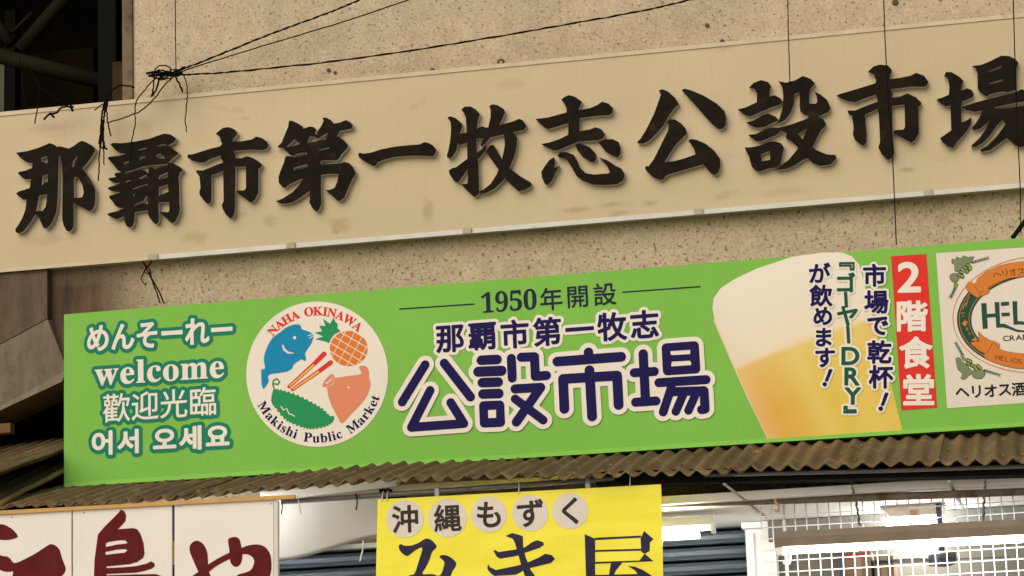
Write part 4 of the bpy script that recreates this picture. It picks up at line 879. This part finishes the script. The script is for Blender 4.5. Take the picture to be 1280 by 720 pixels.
for P in ([(1061.5, 590), (1066, 612), (1071, 632), (1074.5, 657)], [(1232.5, 578), (1231.5, 605), (1230, 630), (1229.5, 650)]):
    cp = wiggle([at(*q, YT + .01) for q in P], 8); cm = MB()
    for k in range(len(cp) - 1):
        a, c = cp[k], cp[k+1]; d = c - a; s_ = Vector((.0035, 0, 0)) if k % 2 else Vector((0, .0035, 0))
        cm.tube([a - d*.2, a + s_ + d*.15, c + s_ - d*.15, c + d*.2, c - s_ - d*.15, a - s_ + d*.15, a - d*.2], .0016, 5)
    cm.tube(wiggle([p + Vector((.004*math.sin(k*2.1), 0, 0)) for k, p in enumerate(cp[len(cp)//3:])], 2), .003, 5)
    link('chain', cm.mesh(), M_chain, tl)
# white batten beside the shutter
YS = YBK - .55
s0, s1 = at(600, 660, YS), at(889, 645.5, YS); s0.z = s1.z
bl = thing('batten_lamp', 'white batten lamp with a lit tube, partly behind the yellow sign', 'lamp', (s0 + s1)/2, 'fluorescent lamps of the shop')
link('housing', prism(s0, s1, [(-.028, 0), (-.040, -.034), (-.02, -.052), (.03, -.052), (.04, -.034), (.028, 0)]), M_fixw, bl)
link('end_cap', prism(s1 + Vector((.001, 0, .002)), s1 + Vector((.012, 0, .002)), [(-.03, 0), (-.045, -.07), (.03, -.07), (.03, 0)]), M_fixw, bl)
link('tube', MB().tube([s0 + Vector((.01, -.012, -.070)), s1 + Vector((-.05, -.012, -.070))], 0.015, 14).mesh(), M_tube, bl, smooth=True)
link('hanger', MB().box(s0.x + .3, s0.x + .33, s0.y - .01, s0.y + .01, s0.z + .001, ZCL - .001).mesh(), M_fixw, bl)
s0b, s1b = at(60, 722, -.66), at(330, 706, -.66); s0b.z = s1b.z
bl2 = thing('batten_lamp', 'white batten lamp tucked behind the white shop sign, lighting the tarpaulin', 'lamp', (s0b + s1b)/2, 'fluorescent lamps of the shop')
link('housing', prism(s0b, s1b, [(-.028, 0), (-.040, -.034), (-.02, -.052), (.03, -.052), (.04, -.034), (.028, 0)]), M_fixw, bl2)
link('tube', MB().tube([s0b + Vector((.03, .052, -.020)), s1b + Vector((-.03, .052, -.020))], 0.015, 14).mesh(), M_tube, bl2, smooth=True)
link('hanger', MB().box(s0b.x + .4, s0b.x + .43, s0b.y - .01, s0b.y + .01, s0b.z + .001, ZCL - .001).mesh(), M_fixw, bl2)
# ceiling reflector lamp seen end-on behind the grid
YR = -0.30
r0 = at(1140, 602, YR); rl = thing('ceiling_lamp', 'short reflector lamp under the ceiling, glaring white behind the rusty pipe', 'lamp', (r0.x, YR, ZCL - .03), 'fluorescent lamps of the shop')
xc = at(1139, 612, YR).x; zc_ = ZCL - .002
def prism_y(xm_, prof, y0, y1):
    m = MB(); a = [Vector((xm_ + x_, y0, z_)) for x_, z_ in prof]; c = [Vector((xm_ + x_, y1, z_)) for x_, z_ in prof]
    m.poly(a); m.poly(c[::-1])
    for i in range(len(prof)): j = (i+1) % len(prof); m.poly([a[j], a[i], c[i], c[j]])
    return m.mesh()
link('housing', prism_y(xc, [(-.13, zc_), (.13, zc_), (.09, zc_ - .042), (-.09, zc_ - .042)], YR, YBK - .2), plain('tan fixture end', (0.42, 0.37, 0.30), .6), rl)
link('switch_plate', MB().box(xc - .018, xc + .018, YR - .006, YR - .0015, zc_ - .044, zc_ - .022).mesh(), plain('orange brown plate', (.30, .15, .06), .6), rl)
M_lit = glow('lit diffuser', (1.0, 0.98, 0.97), 24.0)
YE2 = YBK - .32
link('diffuser', prism_y(xc, [(-.125, zc_ - .044), (.125, zc_ - .044), (.105, zc_ - .085), (-.105, zc_ - .085)], YR + .02, YE2), M_lit, rl)
for dx_ in (-.075, .0, .075):
    link('tube', MB().tube([(xc + dx_, YR + .35, zc_ - .108), (xc + dx_, YE2 + .02, zc_ - .108)], .0215, 12).mesh(), M_lit, rl, smooth=True)
# goods and fan behind the grid
M_card = plain('brown cardboard', (0.15, 0.10, 0.06), .8, .1, 6)
sf0, sf1 = at(1052, 735, YBK - .35), at(1135, 735, YBK - .35)
shf = thing('wall_shelf', 'plain board shelf on the back wall under the cardboard boxes', 'shelf', (sf0.x, YBK - .2, sf0.z))
link('board', MB().box(sf0.x - .1, sf1.x + .6, YBK - .40, YBK - .06, sf0.z - .02, sf0.z).mesh(), plain('shelf board', (.4, .34, .26), .7), shf)
for k in range(2): link('bracket', MB().box(sf0.x + .1 + .45*k, sf0.x + .12 + .45*k, YBK - .38, YBK - .06, sf0.z - .10, sf0.z - .021).mesh(), M_iron, shf)
for i, (a, c, top, lab) in enumerate(((1055, 1088, 689, 'brown cardboard box with a red label, behind the wire grid'), (1092, 1116, 693, 'smaller plain brown cardboard box behind the wire grid, right of the red labelled one'))):
    p0, p1 = at(a, top, YBK - .36), at(c, top, YBK - .36)
    bx = thing('cardboard_box', lab, 'box', ((p0.x + p1.x)/2, YBK - .25, sf0.z), 'cardboard boxes on the shelf')
    link('carton', MB().box(p0.x, p1.x, YBK - .36, YBK - .12, sf0.z + .001, p0.z, .003).mesh(), M_card, bx)
    link('flap_tape', MB().box((p0.x+p1.x)/2 - .012, (p0.x+p1.x)/2 + .012, YBK - .3615, YBK - .3602, sf0.z + .03, p0.z - .005).mesh(), plain('tape', (.20, .15, .09), .5), bx)
    if i == 0: link('red_label', MB().box(p0.x + .006, p1.x - .02, YBK - .3625, YBK - .3617, p0.z - .030, p0.z - .010).mesh(), plain('dull red label', (.22, .02, .02), .6), bx)
M_fan = plain('dark blue grey fan', (0.05, 0.055, 0.075), .5, .1)
YF = YBK - .35
fc = at(1178, 700, YF); fan = thing('ceiling_fan', 'dark ceiling fan hanging behind the wire grid', 'fan', fc)
link('down_rod', MB().tube([(fc.x, YF, fc.z + .02), (fc.x, YF, ZCL - .003)], .012, 8).mesh(), M_fan, fan, smooth=True)
link('motor', MB().tube([(fc.x, YF, fc.z - .025), (fc.x, YF, fc.z - .015), (fc.x, YF, fc.z + .02), (fc.x, YF, fc.z + .03)], [.03, .055, .055, .02], 16).mesh(), M_fan, fan)
for k in range(4):
    a = math.radians(8 + 90*k); d = Vector((math.cos(a), math.sin(a), 0)); n_ = Vector((-d.y, d.x, 0))
    pr = [d*.05 - n_*.02, d*.10 - n_*.035, d*.26 - n_*.03, d*.27 + n_*.03, d*.10 + n_*.035, d*.05 + n_*.02]
    m = MB(); top = [fc + q + Vector((0, 0, .004 + .12*q.dot(n_))) for q in pr]; m.poly(top); lo_ = [q + Vector((0, 0, -.004)) for q in top]; m.poly(lo_[::-1])
    for i in range(6): m.poly([top[i], lo_[i], lo_[(i+1) % 6], top[(i+1) % 6]])
    link('blade', m.mesh(), M_fan, fan)

# ================================================================== WHITE SHOP SIGN
YW = -1.02
M_sgn = print_mat('white sign board', (0.78, 0.735, 0.68), .45, .03); M_mar = plain('maroon paint', (0.105, 0.010, 0.010), .6, .2, 10, dirt=((0.10, 0.025, 0.02), 7, .6), spec=.08)
M_wood = plain('yellow timber batten', (0.52, 0.31, 0.10), .6, .15, 8)
ws = thing('white_shop_sign', 'white three-panel shop sign with maroon brush characters at lower left', 'sign', at(180, 720, YW))
wt = lambda x: ln((0, 643.2), (342, 624.6), x)
for i, (a, c) in enumerate(((-130, 89.2), (91.2, 214.8), (218.2, 341.5))):
    link('panel', slab([(a, 900), (c, 900), (c, wt(c)), (a, wt(a))], YW, YW + .012), M_sgn, ws)
link('edge_trim', slab([(342, 900), (347.8, 900), (347.2, wt(347) + 1), (342, wt(342) + .5)], YW - .004, YW + .016), M_alu, ws)
yl = lambda a: link(a[0], slab([(a[1], a[4]), (a[2], a[4]), (a[2], a[3]), (a[1], a[3])], YW + .018, YW + .020), a[5], ws)
M_blue = print_mat('dark blue strip', (0.05, 0.10, 0.20)); M_ystr = print_mat('yellow strip', (0.62, 0.52, 0.10))
for x0_, x1_ in ((88, 92.5), (213, 220)):
    yl(('blue_strip', x0_, x1_, 630, 676, M_blue)); yl(('yellow_strip', x0_, x1_, 676.2, 706, M_ystr)); yl(('dark_strip', x0_, x1_, 706.2, 900, M_dk))
for a, c in ((-130, 66), (66.3, 203), (203.3, 368)):
    link('batten', slab([(a, wt(a) - .3), (c, wt(c) - .3), (c, wt(c) - 4.9), (a, wt(a) - 4.9)], YW - .012, YW + .010), M_wood, ws)
YW1 = YW - .0016
c1 = lambda P: [(a/7.111, 630 + c/7.111) for a, c in P]; c3 = lambda P: [(170 + a/6.737, 620 + c/6.737) for a, c in P]
shape('painted_character', [c1([(-60,195),(0,180),(40,185),(90,210),(130,245),(157,285),(145,300),(110,312),(60,320),(0,318),(-120,310),(-160,260)]), c1([(-80,520),(-40,460),(0,455),(35,465),(60,465),(90,485),(130,525),(230,485),(330,430),(430,365),(465,358),(500,375),(530,410),(550,480),(580,560),(578,600),(550,640),(500,700),(300,760),(130,720),(110,650),(115,600),(60,603),(0,585)])], M_mar, YW1, par=ws, cv=pxc)
shape('painted_character', [[(151.2,637),(155.4,639),(157.5,644),(156.8,651),(152,656.7),(147,661.6),(157.5,660.7),(166,660),(171.6,661.6),(175.8,668),(179.3,679),(180.7,692),(178.6,697.5),(171.6,702.4),(161.7,705.2),(133,708),(133,710),(154.7,709),(170,707.6),(183,704.6),(189,701.6),(193,704),(193.5,707.6),(189,711),(179,714),(170,715.7),(133,717.5),(133,719),(170,718),(195,717.5),(202,720),(206,735),(190,760),(120,760),(116,740),(117.4,720),(118.1,700),(119.5,689),(122.4,668),(130,659),(140,649),(147,642)]], M_mar, YW1, [c1([(940,350),(960,338),(1060,322),(1110,322),(1135,345),(1110,353),(1040,360),(940,382)]), c1([(938,425),(1040,405),(1110,400),(1133,410),(1110,432),(1030,440),(935,452)])], par=ws, cv=pxc, sm=False)
shape('painted_character', [c3([(450,440),(465,400),(500,378),(530,380),(570,410),(598,470),(605,540),(610,630),(630,680),(650,800),(590,820),(560,740),(525,640),(490,560),(460,490)]), c3([(470,680),(530,635),(610,575),(700,520),(790,475),(880,440),(950,415),(1020,408),(1080,425),(1125,480),(1140,560),(1135,640),(1100,740),(1000,780),(860,740),(850,670),(920,645),(970,620),(995,560),(985,520),(950,495),(900,490),(800,525),(700,575),(630,625),(560,690),(490,760),(450,740)]), c3([(775,370),(800,350),(840,345),(870,365),(885,420),(895,500),(885,560),(860,590),(835,595),(805,575),(790,530),(785,450)])], M_mar, YW1, par=ws, cv=pxc)
for px, py in ((105, 641), (224.5, 632.5), (339.5, 629.8), (15, 646.5)):
    c = at(px, py, YW); link('nail', MB().tube([c + Vector((0, .002, 0)), c + Vector((0, -.003, 0))], .0022, 6).mesh(), M_iron, ws)

# ================================================================== YELLOW HANGING SIGN
YY = -0.955
def vinyl(name, c):
    m = print_mat(name, c, .22); t = m.node_tree; b = t.nodes['Principled BSDF']; b.inputs['Specular IOR Level'].default_value = .3
    n = noise(t, coords(t, (1, 1, 2.5)), 3.5, 2, .4); bump(t, b, n, .45, .02); return m
M_yl = vinyl('yellow vinyl', (0.82, 0.74, 0.025)); M_yw = vinyl('white vinyl disc', (0.64, 0.585, 0.52)); M_yn = vinyl('navy vinyl', (0.014, 0.009, 0.045)); M_yb = vinyl('brown black vinyl', (0.025, 0.017, 0.013))
for m_v in (M_yn, M_yb): m_v.node_tree.nodes['Principled BSDF'].inputs['Specular IOR Level'].default_value = .12
ys = thing('yellow_sign', 'bright yellow vinyl sign with white discs, tied to the grey pipe', 'sign', at(650, 720, YY))
link('panel', slab([(466, 900), (833, 900), (826.3, 605.3), (472, 624.3)], YY, YY + .008), M_yl, ys)
YY1 = YY - .0014
for (x, y, r), c in zip(((506.2,648.7,23.6),(559.5,647.3,24.4),(611,643.2,22.6),(662.6,641.4,22.8),(712.6,638.7,22.6)), '沖縄もずく'):
    dk = link('disc', px_sheet(dot(x, y, r), YY1), M_yw, ys)
    lettering('lettering', [char_at(c, x, y, 36 if c in '沖縄' else 37, YY1 - .001)], YY1 - .001, .0026, M_yb, dk, res=.0009)
z8 = lambda P: [(465 + a/6, 600 + c/6) for a, c in P]; z9 = lambda P: [(640 + a/5.54, 590 + c/5.54) for a, c in P]
shape('large_character', [z8([(200,495),(218,480),(240,492),(300,490),(360,465),(400,440),(440,447),(475,480),(483,505),(450,540),(430,600),(400,660),(378,705),(450,705),(510,715),(540,640),(540,610),(505,575),(540,562),(590,580),(630,620),(625,650),(600,690),(585,740),(570,830),(480,900),(450,790),(330,770),(250,830),(180,800),(230,740),(290,712),(320,700),(350,610),(375,530),(370,505),(320,530),(270,568),(240,560),(210,530)])], M_yn, YY1, par=ys, cv=pxc)
shape('large_character', [[(631.7,670),(640,666.3),(648.3,668.3),(653.5,670.3),(654,684),(657,696.5),(663.5,712.7),(669,720),(680,745),(665,745),(656,720),(651.7,707),(647,691),(643.6,678.4),(640.8,673.3)],
  [(616.7,688.3),(619,687.5),(623.3,690),(645,686.7),(656.2,684),(665.3,677.5),(671.6,675.2),(678.8,677.5),(680,681),(674.3,684.8),(656,691),(645,695),(625,698.3),(620.8,695.8)],
  [(610,705.3),(612.5,709),(620,712.5),(648,706.7),(658,703.7),(672.5,697.4),(681.5,692),(689.6,693.8),(693.6,698.3),(688.7,703.7),(658,711),(645,718.3),(618,720),(613.3,716.7),(609,711)], [(615,740),(625,742),(640,765),(670,775),(670,785),(640,780),(620,765)]], M_yn, YY1, par=ys, cv=pxc, sm=False)
shape('large_character', [z9(P) for P in ([(503,430),(575,462),(575,720),(570,800),(530,900),(490,900),(510,800),(512,720)], [(575,455),(893,440),(893,454),(575,471)], [(575,540),(893,531),(893,544),(575,553)], [(575,622),(975,610),(975,618),(575,636)], [(915,408),(980,465),(955,485),(953,545),(920,565),(895,555),(890,460)], [(918,564),(978,617),(880,617)], [(685,626),(765,624),(720,680),(700,720),(670,720)], [(800,650),(850,655),(910,680),(970,720),(960,745),(890,735),(850,680)], [(575,712),(900,706),(900,722),(575,730)], [(600,850),(950,840),(950,860),(600,870)], [(740,725),(790,725),(790,850),(740,850)])], M_yn, YY1, par=ys, cv=pxc, sm=False)
M_tie = plain('white tie', (.75, .74, .72), .4)
for px in (477, 483, 648, 787):
    yt = ln((472, 624.3), (826.3, 605.3), px); p0 = at(px, yt + 3, YY - .003)
    zp = at(px, ln((352, 627.5), (768, 597.5), min(px, 768)), -.93).z
    link('tie', MB().tube(wiggle([p0, (p0.x + .003, YY - .006, (p0.z + zp)/2), (p0.x + .002, -.946, zp + .002), (p0.x + .001, -.93, zp + .0135), (p0.x - .003, -.914, zp), (p0.x - .002, YY + .012, p0.z + .01)], 4), .0017, 5).mesh(), M_tie, ys)

# ================================================================== WIRES
M_blkw = plain('black cable', (0.008, 0.006, 0.004), .8, .3, 30, spec=.04); M_rustw = plain('rusted wire', (0.035, 0.020, 0.012), .8, .3, 30)
def cable(label, P, yy, r, amp=.001, name='cable', cat='cable', group=None, twist=False, seed=0):
    pts = [at(a, c, yy if not isinstance(yy, (list, tuple)) else yy[i]) for i, (a, c) in enumerate(P)]
    m = MB(); w_ = wiggle(pts, 14, amp, seed)
    if twist:
        for ph in (0, math.pi):
            m.tube([q + Vector((0, math.cos(k*.9 + ph), math.sin(k*.9 + ph)))*r*.95 for k, q in enumerate(w_)], r*1.2, 6)
    else: m.tube(w_, r*1.25, 6)
    return link(name, m.mesh(), M_blkw, label=label, cat=cat, group=group, smooth=True)
G = 'cables across the upper wall'
cable('twisted black cable rising steepest from the knot to the top edge', [(212,92),(240,82),(300,58),(350,38),(400,20),(440,4),(480,-14),(540,-40)], -.10, .0024, .0012, group=G, twist=True, seed=1)
cable('thin plain cable rising between the two twisted ones', [(214,95),(240,85),(330,57),(430,27),(510,0),(590,-28)], -.09, .0022, .0008, group=G, seed=2)
cable('long twisted black cable running lowest, almost level above the signboard', [(216,94),(240,93),(300,89),(430,75),(560,56),(700,32),(800,14),(862,0),(960,-22)], -.11, .0023, .0012, group=G, twist=True, seed=3)
G2 = 'thin wires hanging down the wall'
for P, lab in (([(219,-20),(219.3,40),(220,86)], 'thin wire dropping straight into the cable knot'), ([(984.5,-20),(985.5,40),(987.5,106)], 'thin black wire hanging across the signboard, left of the other two'), ([(1104,-20),(1106,40),(1110,120),(1116,205),(1120.5,306)], 'thin black wire hanging in front of the last but one raised character'), ([(1266,-20),(1268,50),(1271,140),(1275,230),(1276,292)], 'thin wire hanging by the right edge over the last raised character')):
    cable(lab, P, -.185, .0019, .0003, 'hanging_wire', 'wire', G2, seed=5)
kn = thing('cable_knot', 'tangled knot of old wire ends where the cables meet at left', 'wire knot', at(210, 100, -.14))
def kw(P, r=.0021, yy=-.15, amp=.002, seed=0, par=kn, nm='wire_end'):
    return link(nm, MB().tube(wiggle([at(a, c, yy) for a, c in P], 7, amp, seed), [q*1.35 for q in r] if isinstance(r, list) else r*1.35, 6).mesh(), M_blkw, par, smooth=True)
rk = random.Random(3)
for k in range(9):
    cx, cy = 208 + rk.uniform(-12, 14), 91 + rk.uniform(-4, 5); r = rk.uniform(4, 11)
    kw([(cx + r*math.cos(a + k), cy + r*.55*math.sin(a + k)) for a in (0, 1.2, 2.4, 3.6, 4.8, 6.0)], .0022, -.13 - .004*k, .002, k, nm='wire_loop')
kw([(183,92),(195,90),(210,92),(232,84)], .004, seed=11); kw([(186,95),(205,93),(228,91)], .0045, seed=12)
kw([(195,97),(183,110),(172,124),(168.5,140),(169,155),(165,176),(163,200)], .0021, seed=13); kw([(215,97),(203,110),(190,126),(175,139),(155,147),(134,154)], .0023, seed=14)
kw([(230,95),(234,110),(233.5,130),(231.5,150),(233.5,165)], .002, seed=15); kw([(220,97),(225,107),(228.5,115)], .0032, seed=16); kw([(199,97),(196,110),(189,121)], .0034, seed=17); kw([(193,98),(191,112),(190,120)], .0026, seed=18)
kb = thing('wire_bundle', 'dark bundle of frayed wires hanging over the top edge of the cream signboard', 'wire bundle', at(130, 150, -.16))
for i, P in enumerate(([(168,109),(152,107),(140,113),(134,124),(131,140),(129,155)], [(136,122),(132,140),(128,156),(127,170),(124.5,190),(123,226)], [(133,124),(134,145),(136,160),(139,170)], [(131,128),(130,150),(129,170),(130,195),(130,206)], [(134,118),(129,135),(127,150),(126,165),(124,180)], [(126,150),(129,158),(128,170),(126,183),(134,186)], [(118,138),(125,132),(132,128)])):
    kw(P, (.0028, .0024, .0026, .0022, .0034, .0030, .002)[i], -.165, .002, 30 + i, kb)
kw([(128,150),(129,160),(128.5,172),(131,184)], [.004]*22, -.165, .002, 41, kb)
ks = thing('wire_stub', 'short black twisted wire stub lying over the signboard edge at far left', 'wire', at(75, 140, -.15))
kw([(55,149),(62,143),(70,141),(78,134),(92,133.5)], .0034, -.15, .002, 51, ks); kw([(88,131),(91,139)], .0045, -.15, .001, 52, ks); kw([(62,141),(68,147)], .004, -.15, .001, 53, ks)
kd = thing('drooping_wire', 'thin wires drooping out of the dark recess over the left end of the cream signboard', 'wire', at(45, 120, -.13))
kw([(24,70),(28,100),(32,132)], .0018, .25, .001, 55, kd); kw([(34,80),(47,103),(60,116),(82,131)], .0018, .1, .001, 56, kd); kw([(47,103),(49,118),(46,140),(43.5,155)], .0022, -.14, .001, 57, kd)
kl = thing('wire_tie_end', 'twisted wire knot under the signboard clip, above the word welcome', 'wire knot', at(185, 340, -.14))
for i, P in enumerate(([(178,327),(184,333),(190,326)], [(180,328),(185,340),(192,352),(199,365),(205,379)], [(187,336),(190,350),(196,366),(200,379)], [(184,332),(179,342),(177,350),(182,356),(183,353)], [(178,328),(186,335),(187,342),(181,340),(184,333)])):
    kw(P, .0026 if i < 3 else .0018, -.14, .001, 60 + i, kl)
# ragged ends under the awning
kr = thing('hanging_tie', 'loose dark and pale tie ends dangling below the grey pipe left of the yellow sign', 'wire', at(380, 630, -.95))
kw([(352,627),(353,634),(351.5,643)], .0019, -.95, .0005, 70, kr)
o = kw([(372,619),(374,630),(376.5,643)], .0014, -.95, .0005, 71, kr); o.data.materials[0] = M_tie
kw([(445,617),(446.5,628),(445,638)], .0024, -.95, .0008, 72, kr)
o = kw([(454,676),(453,688),(449.5,702)], .0022, -.80, .0006, 73, kr); o.data.materials[0] = M_tie
# black stay at the right edge
link('stay_rod', MB().tube([at(1266, 297, -.25), at(1292, 262, -.15)], .010, 8).mesh(), M_black, label='black stay rod just above the green signboard at the right edge', cat='rod', smooth=True)
bpy.context.view_layer.update()
